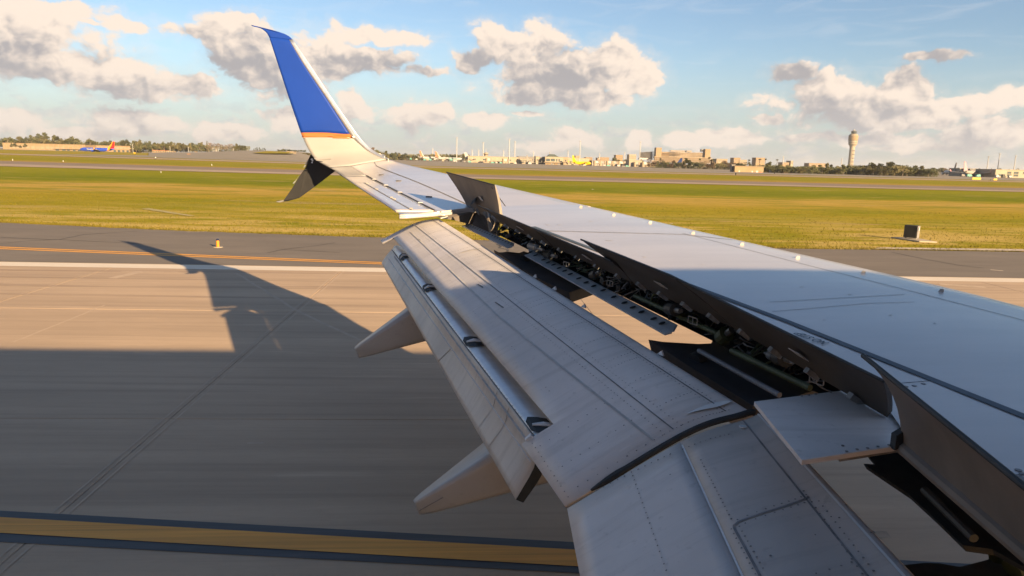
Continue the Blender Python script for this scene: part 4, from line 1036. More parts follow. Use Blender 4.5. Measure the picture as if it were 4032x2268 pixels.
# grass blades along the near verge
import bmesh
rg = random.Random(11); V_, F_ = [], []
def edge_y(x):
    for i in range(len(edge)-1):
        if edge[i][0] <= x <= edge[i+1][0]: return lerp(edge[i][1], edge[i+1][1], (x-edge[i][0])/(edge[i+1][0]-edge[i][0]))
for k in range(30000):
    y = 33+34*rg.random()**2.6; x = rg.uniform(-.85*y-4, 1.0*y+4)
    e = edge_y(x)
    if y < e+.02: y = e+.04+rg.random()**3*1.2
    h_ = rg.uniform(.03, .085)*(1+.6*mnoise.noise(Vector((x*.3, y*.3, 0)))); w = rg.uniform(.012, .028); a = rg.uniform(0, 3.14); dx, dy = math.cos(a)*w, math.sin(a)*w; lx, ly = rg.uniform(-.09, .03), rg.uniform(-.05, .05); n = len(V_)
    V_ += [(x-dx, y-dy, -.04), (x+dx, y+dy, -.04), (x+lx, y+ly, h_)]; F_.append((n, n+1, n+2))
M['blade'] = mat('grass_blades', (.085, .078, .006), .8, c2=(.16, .12, .016), nscale=.7, scale=(.4, 1, 1), detail=6, spec=.15)
tag(obj('verge_grass', V_, F_, M['blade']), 'short yellow-green grass beside the asphalt shoulder', 'grass', kind='stuff')

# ================================================================== things on the airfield, far buildings, trees
M['yellow'] = mat('sign_yellow', (.55, .30, .004), .5, var=.1); M['black'] = mat('matt_black', (.02, .02, .02), .6); M['white'] = mat('plain_white', (.38, .365, .345), .5, var=.05)
M['cone'] = mat('light_orange', (.55, .22, .012), .5, var=.1); M['bluelens'] = mat('blue_lens', (.012, .02, .06), .2); M['boxgrey'] = mat('sign_back_grey', (.020, .019, .018), .6, var=.15)
M['tan'] = mat('tan_stucco', (.25, .175, .10), .8, var=.08, nscale=.2); M['tan2'] = mat('pale_stucco', (.27, .21, .147), .8, var=.08, nscale=.2); M['cream_wall'] = mat('cream_wall', (.30, .255, .19), .8, var=.06, nscale=.2)
M['greywall'] = mat('grey_wall', (.20, .185, .175), .8, var=.1, nscale=.3); M['glass'] = mat('dark_window', (.06, .075, .08), .15, var=.3, nscale=.6); M['brownglass'] = mat('recessed_balcony', (.14, .105, .08), .5, var=.2, nscale=.3)
M['roofg'] = mat('green_roof', (.10, .12, .10), .7); M['polew'] = mat('mast_white', (.36, .35, .34), .5, var=.04); M['red'] = mat('truck_red', (.62, .06, .04), .4); M['doorred'] = mat('rust_door', (.42, .14, .07), .7)
M['swblue'] = mat('airliner_blue', (.02, .06, .42), .3, var=.05); M['swred'] = mat('tail_red', (.60, .015, .012), .4); M['sworange'] = mat('tail_orange', (.85, .30, .01), .35); M['spirit'] = mat('airliner_yellow', (.62, .40, .0), .35, var=.04)
M['pwhite'] = mat('airliner_white', (.38, .365, .345), .35, var=.04); M['pinktail'] = mat('pink_tail', (.55, .25, .28), .5); M['navy'] = mat('navy_tail', (.03, .07, .24), .4); M['greyjet'] = mat('jet_bridge_grey', (.26, .24, .22), .6, var=.15, nscale=.3)
M['tyre'] = mat('tyre_black', (.02, .02, .02), .8); M['teal'] = mat('equipment_teal', (.10, .28, .25), .6)

def nth(i): i += 1; return '%d%s' % (i, 'th' if 10 < i % 100 < 14 else {1: 'st', 2: 'nd', 3: 'rd'}.get(i % 10, 'th'))
SHP = {'round': 'round-crowned', 'tall': 'slender', 'bush': 'bushy', 'bare': 'thin-leaved', 'palm': 'palm-like'}; HUE = {'green': 'green', 'olive': 'olive', 'dark': 'dark green', 'brown': 'brown'}
# edge light on the shoulder
p = ground_hit(858, 974); t = thing('edge_light', 'orange edge light with blue lens on pale base beside yellow line', 'edge light', (p.x, p.y, 0))
MB().lathe([(.20, .0), (.20, .016), (.17, .022)], (p.x, p.y, .002), 20).build('base_plate', M['padc'], t); MB().lathe([(.062, .02), (.062, .27), (.05, .29)], (p.x, p.y, 0), 16).build('post', M['cone'], t)
MB().lathe([(.04, .28), (.055, .295), (.055, .34), (.035, .365), (.01, .37)], (p.x, p.y, 0), 16).build('lens', M['bluelens'], t)
# box sign seen from behind, on a concrete pad
pd = hits([(3508, 936), (3600, 939), (3690, 955), (3620, 952)]); c = ground_hit(3585, 943)
pad = obj('sign_pad', [(x, y, -.02) for x, y in pd]+[(x, y, .05) for x, y in pd], [(4,5,6,7),(0,1,5,4),(1,2,6,5),(2,3,7,6),(3,0,4,7)], M['padc']); tag(pad, 'pale concrete pad in the grass under the dark box sign', 'concrete pad')
t = thing('distance_sign', 'dark grey box sign on two pale legs standing on pad in grass', 'sign', (c.x, c.y, .05))
sx, sz = (ground_hit(3606, 944)-ground_hit(3568, 940)).length/2+.12, 1.0
zA, zB = at_y(3570, 935, c.y).z, at_y(3570, 886, c.y).z
x0, x1 = at_y(3564, 925, c.y).x, at_y(3605, 925, c.y).x; xm = x1+.30
# turned away from the sun: built square, then rotated about its own foot
t.rotation_euler = (0, 0, R(-50)); hw_ = (x1-x0)/2*1.12
bevel(MB().box((-hw_, -.2, zA-.05), (hw_, .2, zB-.05)).build('cabinet', M['boxgrey'], t, local=True), .03)
MB().box((hw_+.005, -.19, zA-.05), (hw_+.03, .19, zB-.07)).build('side_panel', M['greywall'], t, local=True); MB().box((hw_+.01, -.22, zB-.33), (hw_+.09, -.05, zB-.15)).build('latch_box', M['white'], t, local=True)
for s_ in (-1, 1): MB().box((s_*(hw_-.08)-.03, -.05, 0), (s_*(hw_-.08)+.03, .05, zA-.05)).build('leg', M['white'], t, local=True)

# small markers and signs on the far grass
def sign(px, py, w, h_, lab, m_, two=True, dist=None):
    p = ground_hit(px, py); t = thing('taxiway_sign', lab, 'sign', (p.x, p.y, p.z)); k = (p-CAMP).dot(_F)/FPX
    W_, H_ = w*k, h_*k
    MB().box((p.x-W_/2, p.y-.15, p.z+.25*H_), (p.x+W_/2, p.y+.15, p.z+H_)).build('panel', m_, t)
    for s in (-.35, .35): MB().box((p.x+s*W_-.06, p.y-.05, p.z), (p.x+s*W_+.06, p.y+.05, p.z+.3*H_)).build('leg', M['black'], t)
    return t
sign(3844, 710, 35, 11, 'long yellow taxiway sign in front of the pink-tailed plane', M['yellow'])
sign(3918, 712, 14, 9, 'short yellow taxiway sign right of the long yellow one', M['yellow']); sign(3904, 712, 10, 7, 'small black sign beside the short yellow sign', M['boxgrey'])
sign(744, 613, 14, 7, 'orange yellow sign left of the red truck on far pavement', M['cone']); sign(1008, 612, 10, 7, 'small yellow sign halfway between trees and red truck', M['yellow']); sign(774, 601, 9, 6, 'small yellow sign in front of the bare trees', M['yellow']); sign(530, 606, 7, 6, 'tiny yellow sign right of the blue plane', M['yellow'])
for (px, py, w, h_, lab) in ((686, 610, 17, 3, 'dark low sign below the tall white pole'), (857, 611, 8, 4, 'dark low sign in front of bare trees'), (988, 619, 12, 4, 'dark low sign beside the small yellow sign'), (1034, 605, 6, 3, 'small dark sign near the grassy bank'), (1165, 619, 9, 3, 'dark low sign right of the red truck')): sign(px, py, w, h_, lab, M['boxgrey'])
for (px, py, h_, lab) in ((613, 628, 10, 'dark post with pale top on the far left grass strip'), (2897, 690, 10, 'dark marker post in front of the tan shed'), (3050, 684, 6, 'dark marker post in front of the white trailer')):
    p = ground_hit(px, py); k = (p-CAMP).dot(_F)/FPX; t = thing('marker_post', lab, 'marker post', (p.x, p.y, p.z))
    MB().tube([p, p+Vector((0, 0, h_*k))], 2.2*k, 8).build('post', M['black'], t); MB().tube([p+Vector((0, 0, h_*k*.55)), p+Vector((0, 0, h_*k*.95))], 2.5*k, 8).build('band', M['white'] if px < 1000 else M['boxgrey'], t)
for i, (px, py, lab) in enumerate(((634, 680, 'white stub marker in the grass left of the wing strake'), (834, 652, 'white stub marker beside the far taxiway edge'), (50, 632, 'leftmost tiny white marker on the far grass'), (249, 637, 'tiny white marker below the blue plane'))):
    p = ground_hit(px, py); k = (p-CAMP).dot(_F)/FPX; t = thing('edge_marker', lab, 'marker', (p.x, p.y, p.z)); MB().lathe([(1.5*k, 0), (1.3*k, 5*k), (.4*k, 6*k)], p, 10).build('cap', M['white'], t)

# vehicles
def vehicle(p, L, h_, lab, body, cab, cat='truck', rz=0.0):
    t = thing('service_vehicle', lab, cat, (p.x, p.y, p.z)); w = 2.2; b = MB()
    b.prism([(p.x-L/2, p.y-w/2, p.z+.5), (p.x+L*.2, p.y-w/2, p.z+.5), (p.x+L*.2, p.y-w/2, p.z+h_), (p.x-L/2, p.y-w/2, p.z+h_*.92)], (0, w, 0)); b.build('body', body, t)
    MB().prism([(p.x+L*.22, p.y-w/2, p.z+.5), (p.x+L/2, p.y-w/2, p.z+.5), (p.x+L/2, p.y-w/2, p.z+h_*.5), (p.x+L*.42, p.y-w/2, p.z+h_*.85), (p.x+L*.22, p.y-w/2, p.z+h_*.85)], (0, w, 0)).build('cab', cab, t)
    MB().prism([(p.x+L*.40, p.y-w/2-.02, p.z+h_*.5), (p.x+L*.45, p.y-w/2-.02, p.z+h_*.5), (p.x+L*.40, p.y-w/2-.02, p.z+h_*.78), (p.x+L*.28, p.y-w/2-.02, p.z+h_*.78), (p.x+L*.28, p.y-w/2-.02, p.z+h_*.5)], (0, w+.04, 0)).build('window', M['glass'], t)
    for s in (-.32, .32):
        for q in (-1, 1): MB().tube([(p.x+s*L, p.y+q*w*.5, p.z+.45), (p.x+s*L, p.y+q*w*.38, p.z+.45)], .45, 12).build('wheel', M['tyre'], t)
    return t
p = ground_hit(1098, 624); k = (p-CAMP).dot(_F)/FPX
vehicle(p, 42*k, 7.0*k, 'long red truck crossing the far pavement left of the winglet', M['red'], M['red']); p2 = ground_hit(1080, 623); vehicle(p2-Vector((2, 0, 0)), 14*k, 5*k, 'white pickup just left of the red truck', M['white'], M['white'], 'pickup')
p = ground_hit(1171, 612); vehicle(p, 3.5, 1.9, 'white van right of the red truck near the winglet', M['white'], M['white'], 'van')

# far buildings: walls built from front openings
def building(name, lab, px0, px1, base, top, dist, wall, depth=25, rows=(), roof_over=.4, cat='building', parapet=None, wmat=None):
    """rows: (v0, v1, [(u0, u1), ...]) in fractions of the front; windows are recessed panes with frames"""
    wmat = wmat or M['glass']
    a, b = at_d(px0, base, dist), at_d(px1, base, dist); zb = min(a.z, b.z); k = dist/FPX
    h_ = (base-top)*k; y = (a.y+b.y)/2; t = thing(name, lab, cat, ((a.x+b.x)/2, y, zb))
    MB().box((a.x, y, zb-3), (b.x, y+depth, zb+h_)).build('wall', wall, t)
    MB().box((a.x-roof_over, y-roof_over, zb+h_), (b.x+roof_over, y+depth+roof_over, zb+h_+max(.35, .03*h_))).build('roof', parapet or wall, t)
    for v0, v1, us_ in rows:
        for u0, u1 in us_:
            x0, x1, z0, z1 = lerp(a.x, b.x, u0), lerp(a.x, b.x, u1), zb+h_*v0, zb+h_*v1
            w_ = MB().box((x0, y-.12, z0), (x1, y+.02, z1)).build('window', wmat, t)
            MB().box((x0-.1, y-.2, z0-.25), (x1+.1, y-.1, z0)).build('sill', wall, w_)
    return t, a, b, y, zb, h_
def even(n, f=.6, a=.02, b=.98): return [(a+(b-a)*(i+.5-f/2)/n, a+(b-a)*(i+.5+f/2)/n) for i in range(n)]

# long cargo building on the left
t, a, b, y, zb, h_ = building('cargo_building', 'long tan cargo building behind the blue plane', 18, 332, 591, 563, 930, M['tan'], 40, [(.30, .62, even(11, .84, .1, .75))], wmat=M['tan2'])
for i in range(17):
    x = lerp(a.x, b.x, (i+.5)/17); MB().box((x-.35, y-.35, zb), (x+.35, y-.01, zb+h_*.98)).build('pilaster', M['tan2'], t)
for u0, u1 in ((.64, .68), (.72, .76), (.78, .81), (.85, .88), (.91, .95)): MB().box((lerp(a.x, b.x, u0), y-.5, zb), (lerp(a.x, b.x, u1), y-.37, zb+h_*.30)).build('loading_door', M['glass'], t)
MB().box((lerp(a.x, b.x, .62), y-2.5, zb+h_*.36), (lerp(a.x, b.x, .99), y-.02, zb+h_*.42)).build('canopy', M['tan2'], t)
t, a, b, y, zb, h_ = building('cargo_building', 'lower tan cargo building right of the blue plane tail', 380, 517, 598, 573, 960, M['tan'], 30, [(.55, .85, even(9, .8))], wmat=M['tan2'])
for u0, u1 in ((.5, .56), (.62, .68), (.74, .8), (.86, .92)): MB().box((lerp(a.x, b.x, u0), y-.5, zb), (lerp(a.x, b.x, u1), y-.3, zb+h_*.38)).build('loading_door', M['glass'], t)
building('rooftop_house', 'small white building peeking above the long cargo roof', 242, 271, 570, 556, 1100, M['cream_wall'], 15, [(.4, .75, even(4, .55))])
building('rooftop_house', 'taller white block on top of the small white building', 252, 268, 558, 552, 1105, M['cream_wall'], 10, [(.3, .7, even(2, .5))])
building('low_shed', 'low tan shed with red roof edge among the left trees', 601, 648, 599, 592, 900, M['tan'], 12, [(.2, .6, even(5, .5))], parapet=M['doorred'])
building('low_shed', 'low pale shed right of the red roofed shed', 655, 680, 601, 595, 890, M['tan2'], 10, [(.2, .6, even(3, .5))])
building('low_shed', 'white trailer beside the bare tree trunks', 838, 850, 598, 583, 950, M['white'], 6, [(.4, .7, even(2, .5))])
building('far_pavilion', 'pale low pavilion near the winglet root', 1130, 1155, 606, 597, 700, M['tan2'], 12, [(.1, .6, even(3, .6))])

# terminal with its small ramp tower
T_ = 930
t, a, b, y, zb, h_ = building('airside_terminal', 'long cream terminal wing with small ramp tower on its roof', 1842, 2040, 643, 615, T_, M['cream_wall'], 40, [(.48, .66, [(.10, .16), (.30, .365), (.75, .86)]), (.10, .42, [(.49, .56), (.60, .72)])], wmat=M['glass'])
MB().box((lerp(a.x, b.x, .27), y-3, zb), (lerp(a.x, b.x, .40), y-.02, zb+h_*.32)).build('loading_bay', M['greywall'], t); MB().box((lerp(a.x, b.x, .46), y-3, zb+h_*.30), (lerp(a.x, b.x, .74), y-.3, zb+h_*.36)).build('canopy', M['cream_wall'], t)
cx = lerp(a.x, b.x, .36); tw = MB(); tw.lathe([(2.2, h_), (2.2, h_+1.6), (3.0, h_+1.9)], (cx, y+6, zb), 16); c_ = tw.build('ramp_tower', M['cream_wall'], t)
MB().lathe([(2.6, h_+1.9), (3.0, h_+3.4)], (cx, y+6, zb), 16).build('tower_glazing', M['brownglass'], c_); MB().lathe([(3.2, h_+3.4), (3.2, h_+4.0), (1.6, h_+5.2), (.2, h_+5.4)], (cx, y+6, zb), 16).build('tower_roof', M['cream_wall'], c_); MB().tube([(cx, y+6, zb+h_+5.2), (cx, y+6, zb+h_+11)], .2, 6).build('antenna', M['polew'], c_)
building('terminal_annex', 'lower cream annex right of the ramp tower terminal', 2040, 2093, 650, 626, T_, M['cream_wall'], 30, [(.72, .80, [(.02, .98)]), (.1, .6, even(4, .5))])
building('terminal_annex', 'grey concourse roof behind the lower cream annex', 2040, 2110, 640, 617, T_+60, M['greywall'], 30, [(.4, .7, even(9, .5))], wmat=M['brownglass'])
t, a, b, y, zb, h_ = building('terminal_pavilion', 'cream pavilion with green hipped roof and tall windows', 2146, 2218, 649, 618, T_-10, M['cream_wall'], 40, [(.46, .78, [(.05, .26), (.31, .53), (.60, .67), (.73, .80)])])
w_ = b.x-a.x; MB().prism([(a.x+.08*w_, y+1, zb+h_), (a.x+.78*w_, y+1, zb+h_), (a.x+.55*w_, y+12, zb+h_*1.36), (a.x+.32*w_, y+12, zb+h_*1.36)], (0, 14, 0)).build('hipped_roof', M['roofg'], t)
MB().box((a.x-2, y-3, zb+h_*.30), (b.x+2, y-.05, zb+h_*.36)).build('canopy', M['tan2'], t); MB().box((a.x, y-.5, zb), (a.x+w_*.45, y-.2, zb+h_*.27)).build('garage_door', M['tan'], t); MB().box((a.x+w_*.52, y-.5, zb), (b.x, y-.2, zb+h_*.27)).build('garage_door', M['tan'], t)
building('terminal_annex', 'tall pale stair block left of the green roofed pavilion', 2109, 2124, 640, 617, T_, M['cream_wall'], 20, [(.3, .6, [(.3, .5)])]); building('terminal_annex', 'grey link wall left of the green roofed pavilion', 2124, 2147, 648, 620, T_+10, M['greywall'], 20, [(.25, .8, even(2, .5))])
building('terminal_annex', 'plain cream block between pavilion and yellow plane', 2218, 2236, 650, 620, T_-5, M['tan2'], 20, [(.5, .7, [(.3, .6)])]); building('terminal_annex', 'wide cream wall behind the yellow plane tail', 2236, 2320, 650, 622, T_+20, M['cream_wall'], 20, [(.2, .5, even(5, .4))]); building('terminal_annex', 'taller cream block above the yellow plane tail', 2265, 2284, 640, 614, T_+30, M['tan2'], 12, [(.55, .75, [(.3, .7)])])
building('concourse', 'grey concourse with jet bridges right of yellow plane', 2330, 2478, 655, 633, T_+10, M['greyjet'], 25, [(.45, .8, even(16, .7))], parapet=M['greywall'], wmat=M['brownglass']); t, a, b, y, zb, h_ = building('concourse', 'pale cream gate building below the hotel', 2476, 2528, 657, 632, T_-20, M['cream_wall'], 20, [(.1, .7, [(.1, .42), (.55, .72)])], wmat=M['greyjet'])
building('concourse', 'low pale gate building behind the white plane', 2525, 2590, 658, 643, T_-10, M['tan2'], 15, [(.3, .7, even(8, .6))], wmat=M['brownglass'])
for (x0, x1, tp, bs, lab, m_) in ((2306, 2332, 620, 634, 'orange roofed block behind the yellow plane nose', 'tan'), (2352, 2372, 622, 634, 'small pink block left of dark tree', 'tan2'), (2362, 2398, 620, 632, 'orange low block above concourse', 'tan'), (2424, 2452, 611, 632, 'tan hotel block behind the concourse', 'tan'), (2476, 2504, 609, 632, 'white block beside the hotel wing', 'cream_wall'), (2820, 2864, 626, 638, 'pale low block right of the hotel', 'tan2'), (2888, 2914, 622, 642, 'tan block with white side among the right trees', 'tan'), (2974, 3010, 622, 650, 'tan block standing above the trees behind the shed', 'tan'), (3183, 3250, 643, 656, 'long orange roofed building above the trees left of the tower', 'tan'), (3080, 3106, 640, 650, 'low orange building above the treetops', 'tan'), (3112, 3122, 634, 648, 'small white block above the treetops', 'cream_wall'), (2910, 2940, 630, 645, 'pale gabled block among the right trees', 'tan2')):
    building('distant_block', lab, x0, x1, bs+6, tp, 1350, M[m_], 20, [(.45, .62, even(5, .55)), (.72, .86, even(5, .55))], wmat=M['brownglass'])

# terraced hotel
HD = 1600; k = HD/FPX
def hp(px, py): return at_d(px, py, HD)
base_h = hp(2650, 640); t = thing('terraced_hotel', 'wide terraced hotel with banded balconies and two end towers', 'hotel', (base_h.x, base_h.y, base_h.z))
def hbox(name, x0, x1, y0, y1, dy, m_, parent, depth=30):
    p, q = hp((x0+x1)/2, (y0+y1)/2), 0; X0, X1, Z0, Z1 = hp(x0, y1).x, hp(x1, y1).x, hp((x0+x1)/2, y1).z, hp((x0+x1)/2, y0).z
    return MB().box((X0, base_h.y+dy, Z0), (X1, base_h.y+dy+depth, Z1)).build(name, m_, parent)
core = hbox('core', 2596, 2776, 599, 642, 4, M['brownglass'], t)
for i in range(5):
    yb = 600+i*5.2; hbox('balcony_band', 2590, 2632, yb, yb+2.7, 0, M['tan'], core, 6)
    mb = MB(); n = 14
    for j in range(n+1):
        u = j/n; px = lerp(2632, 2776, u); sag = 2.5*smoothstep(u, .1, .5)*(1-.5*i/5)+1.5*u; bow = -9*math.sin(math.pi*min(1, max(0, (u-.02)/.5)))
        A, B = hp(px, yb+sag-2), hp(px, yb+sag+1.1)
        for Z in (A, B): mb.v += [Vector((Z.x, base_h.y+bow, Z.z)), Vector((Z.x, base_h.y+bow+8, Z.z))]
    for j in range(n):
        o_ = 4*j; mb.f += [(o_, o_+2, o_+6, o_+4), (o_, o_+4, o_+5, o_+1), (o_+2, o_+3, o_+7, o_+6)]
    mb.build('balcony_band', M['tan2'], core)
hbox('end_tower', 2577, 2599, 581.5, 640, -6, M['tan'], t, 16); hbox('end_tower', 2773, 2794, 587, 642, -6, M['tan'], t, 16); hbox('roof_plant', 2763, 2775, 588, 597, 2, M['greywall'], t, 10); hbox('penthouse', 2702, 2722, 593, 598, 0, M['tan2'], t, 10); hbox('penthouse', 2640, 2700, 592.5, 597, 4, M['tan2'], t, 8)
for i in range(6): hbox('podium_terrace', 2566-i*2 if i > 3 else 2570, 2800+i*2, 618+i*4, 620.5+i*4, -10-i, M['tan'] if i % 2 else M['tan2'], t, 8)
for i in range(6):
    yb = 597+i*4.6; mb = MB(); n = 8
    for j in range(n+1):
        u = j/n; px = lerp(2526, 2574, u); dip = 4.5*(1-u)**3; A, B = hp(px, yb+dip), hp(px, yb+dip+2.4)
        for Z in (A, B): mb.v += [Vector((Z.x, base_h.y+18-14*u, Z.z)), Vector((Z.x, base_h.y+32, Z.z))]
    for j in range(n): o_ = 4*j; mb.f += [(o_, o_+2, o_+6, o_+4), (o_, o_+4, o_+5, o_+1), (o_+2, o_+3, o_+7, o_+6)]
    mb.build('side_wing_band', M['greywall'], t)
hbox('side_wing', 2528, 2576, 599, 626, 24, M['glass'], t, 10); hbox('side_wing_roof', 2520, 2572, 622, 628, 10, M['white'], t, 12)

# control tower
D = 1840; k = D/FPX; tb = at_d(3347, 666, D); c = tb.xy; ztop_ = at_d(3363, 511, D).z; zc0 = 0
t = thing('control_tower', 'tall pale airport control tower rising above the trees', 'control tower', (c.x, c.y, 0))
H_ = ztop_
def tl(name, prof, m_, par, seg=28): return MB().lathe([(r_, H_*f) for r_, f in prof], (c.x, c.y, 0), seg).build(name, m_, par, False)
sh_ = tl('shaft', [(6.6, 0), (6.3, .55), (6.5, .58), (7.4, .605), (9.4, .632)], M['cream_wall'], t)
tl('lower_collar', [(9.6, .632), (10.6, .645), (10.6, .668)], M['cream_wall'], t); tl('dark_band', [(10.2, .668), (10.2, .683)], M['brownglass'], t); tl('middle_collar', [(10.9, .683), (10.9, .726)], M['cream_wall'], t); tl('dark_band', [(10.4, .726), (10.4, .738)], M['brownglass'], t)
tl('drum', [(11.2, .738), (11.6, .74), (11.6, .835)], M['tan'], t); tl('drum_cap', [(11.7, .835), (11.7, .846), (9.0, .885), (7.2, .892)], M['tan2'], t)
cab = tl('cab', [(5.6, .892), (7.2, .945), (6.0, .955)], M['glass'], t, 12); tl('cab_roof', [(6.4, .955), (4.0, .972), (2.2, .975)], M['greywall'], cab, 12); tl('radome', [(1.6, .975), (2.2, .985), (1.5, .997), (.1, 1.0)], M['white'], cab)
for f in (.12, .20, .29, .38, .47):
    for s in (-1, 1): MB().box((c.x+1.2+s*1.3-.8, c.y-7.4, H_*f), (c.x+1.2+s*1.3+.8, c.y-5.8, H_*f+3.2)).build('shaft_window', M['brownglass'], sh_)
    MB().box((c.x-.5, c.y-7.3, H_*f-4.2), (c.x+2.4, c.y-5.8, H_*f-3.4)).build('shaft_window', M['brownglass'], sh_)

# right-hand terminal
building('airside_terminal', 'long pale terminal at the right edge behind the pink-tailed plane', 3915, 4050, 695, 668, 620, M['cream_wall'], 25, [(.45, .75, [(.36, .48), (.56, .70), (.84, .96)]), (.08, .36, [(.1, .3), (.36, .5), (.56, .7)])])
building('terminal_annex', 'low cream block with dark bays behind the pink-tailed plane', 3776, 3850, 686, 664, 660, M['cream_wall'], 15, [(.15, .75, [(.30, .44)])], wmat=M['greywall'])
building('terminal_annex', 'grey glazed concourse in the middle of the right terminal', 3815, 3920, 690, 666, 650, M['greywall'], 15, [(.5, .85, even(8, .8))])
# shed and trailers in front of the right wood
t, a, b, y, zb, h_ = building('tan_shed', 'tan utility shed with white doors and one rust door', 2891, 3007, 680, 655, 490, M['tan'], 9, [], parapet=M['tan2'])
for u0, u1, v, m_ in ((.14, .18, .36, 'white'), (.59, .63, .36, 'white'), (.74, .81, .40, 'white'), (.86, .94, .44, 'doorred')): MB().box((lerp(a.x, b.x, u0), y-.06, zb), (lerp(a.x, b.x, u1), y+.02, zb+h_*v)).build('door', M[m_], t)
building('trailer', 'white box trailer right of the tan shed', 3035, 3058, 681, 667, 500, M['white'], 3, [(.4, .6, [(.2, .4)])], cat='trailer'); building('small_hut', 'small low tan hut right of the white trailer', 3083, 3118, 683, 671, 495, M['tan'], 5, [(.2, .5, [(.6, .7)])]); building('electrical_cabinet', 'dark grey cabinet left of the tan shed', 2880, 2891, 678, 650, 492, M['greywall'], 3, [(.3, .8, [(.2, .8)])], cat='cabinet')

# light masts: (x, top, base, distance)
MAST = [(1799, 542, 652, 930, 'tall light mast left of the terminal'), (1903, 562, 616, 930, 'light mast behind the ramp tower terminal, left one'), (2006, 548, 650, 925, 'tallest light mast in front of the terminal'), (2028, 558, 620, 935, 'light mast just right of the tallest mast'), (2285, 556, 640, 925, 'light mast behind the yellow plane'), (2522, 559, 640, 920, 'light mast left of the terraced hotel'),
        (1704, 585, 630, 1300, 'faint light mast above the two white tails'), (1859, 590, 616, 1300, 'faint mast, left of the ramp tower pair'), (1885, 590, 616, 1300, 'faint mast, right of the ramp tower pair'), (1983, 592, 617, 1300, 'faint mast left of the tallest mast'), (2101, 597, 620, 1300, 'faint mast left of the green roofed pavilion'), (2164, 599, 618, 1300, 'faint mast over the green roof'), (2237, 594, 622, 1250, 'mast with dark head left of yellow plane tail'), (2361, 605, 622, 1300, 'short faint mast right of yellow plane'), (2460, 600, 628, 1300, 'faint mast beside the tan hotel block'),
        (3893, 617, 669, 660, 'left of the three light masts at the right edge'), (3937, 606, 668, 640, 'middle and tallest of the three masts at the right edge'), (4000, 614, 668, 630, 'rightmost of the three light masts'), (3085, 616, 640, 1300, 'faint mast above the trees behind the shed'), (3315, 624, 646, 1300, 'faint mast just left of the control tower'), (669, 577, 598, 900, 'pale pole among the left trees'), (741, 579, 598, 880, 'second pale pole among the left trees'), (859, 582, 600, 900, 'pale pole beside bare trunks'), (918, 585, 597, 920, 'thin pale pole by the brown wood'), (934, 584, 597, 920, 'thin pale pole right of the brown wood trunk'), (972, 581, 596, 920, 'rightmost pale pole before the winglet'), (522, 567, 598, 860, 'pale pole right of the cargo building')]
for px, tp, bs, d, lab in MAST:
    a, b = at_d(px, bs, d), at_d(px, tp, d); p = Vector((b.x, b.y, a.z-2)); k = d/FPX
    t = thing('light_mast', lab, 'light mast', p, 0, 'light masts and poles of the airfield'); MB().tube([p, Vector((p.x, p.y, b.z))], [(1.9 if px > 1200 else .9)*k, (1.3 if px > 1200 else .7)*k], 8).build('pole', M['polew'], t)
    if d < 1000 and bs > 615: MB().lathe([(2.2*k, b.z-1.2*k), (4.6*k, b.z-.6*k), (4.6*k, b.z+.6*k), (2*k, b.z+1.2*k)], (p.x, p.y, 0), 10).build('lamp_ring', M['white'], t)
    else: MB().box((p.x-(2.2 if px > 1200 else 1.1)*k, p.y-1, b.z-.6*k), (p.x+(2.2 if px > 1200 else 1.1)*k, p.y+1, b.z+.5*k)).build('lamp_head', M['white'] if px != 2237 else M['greywall'], t)

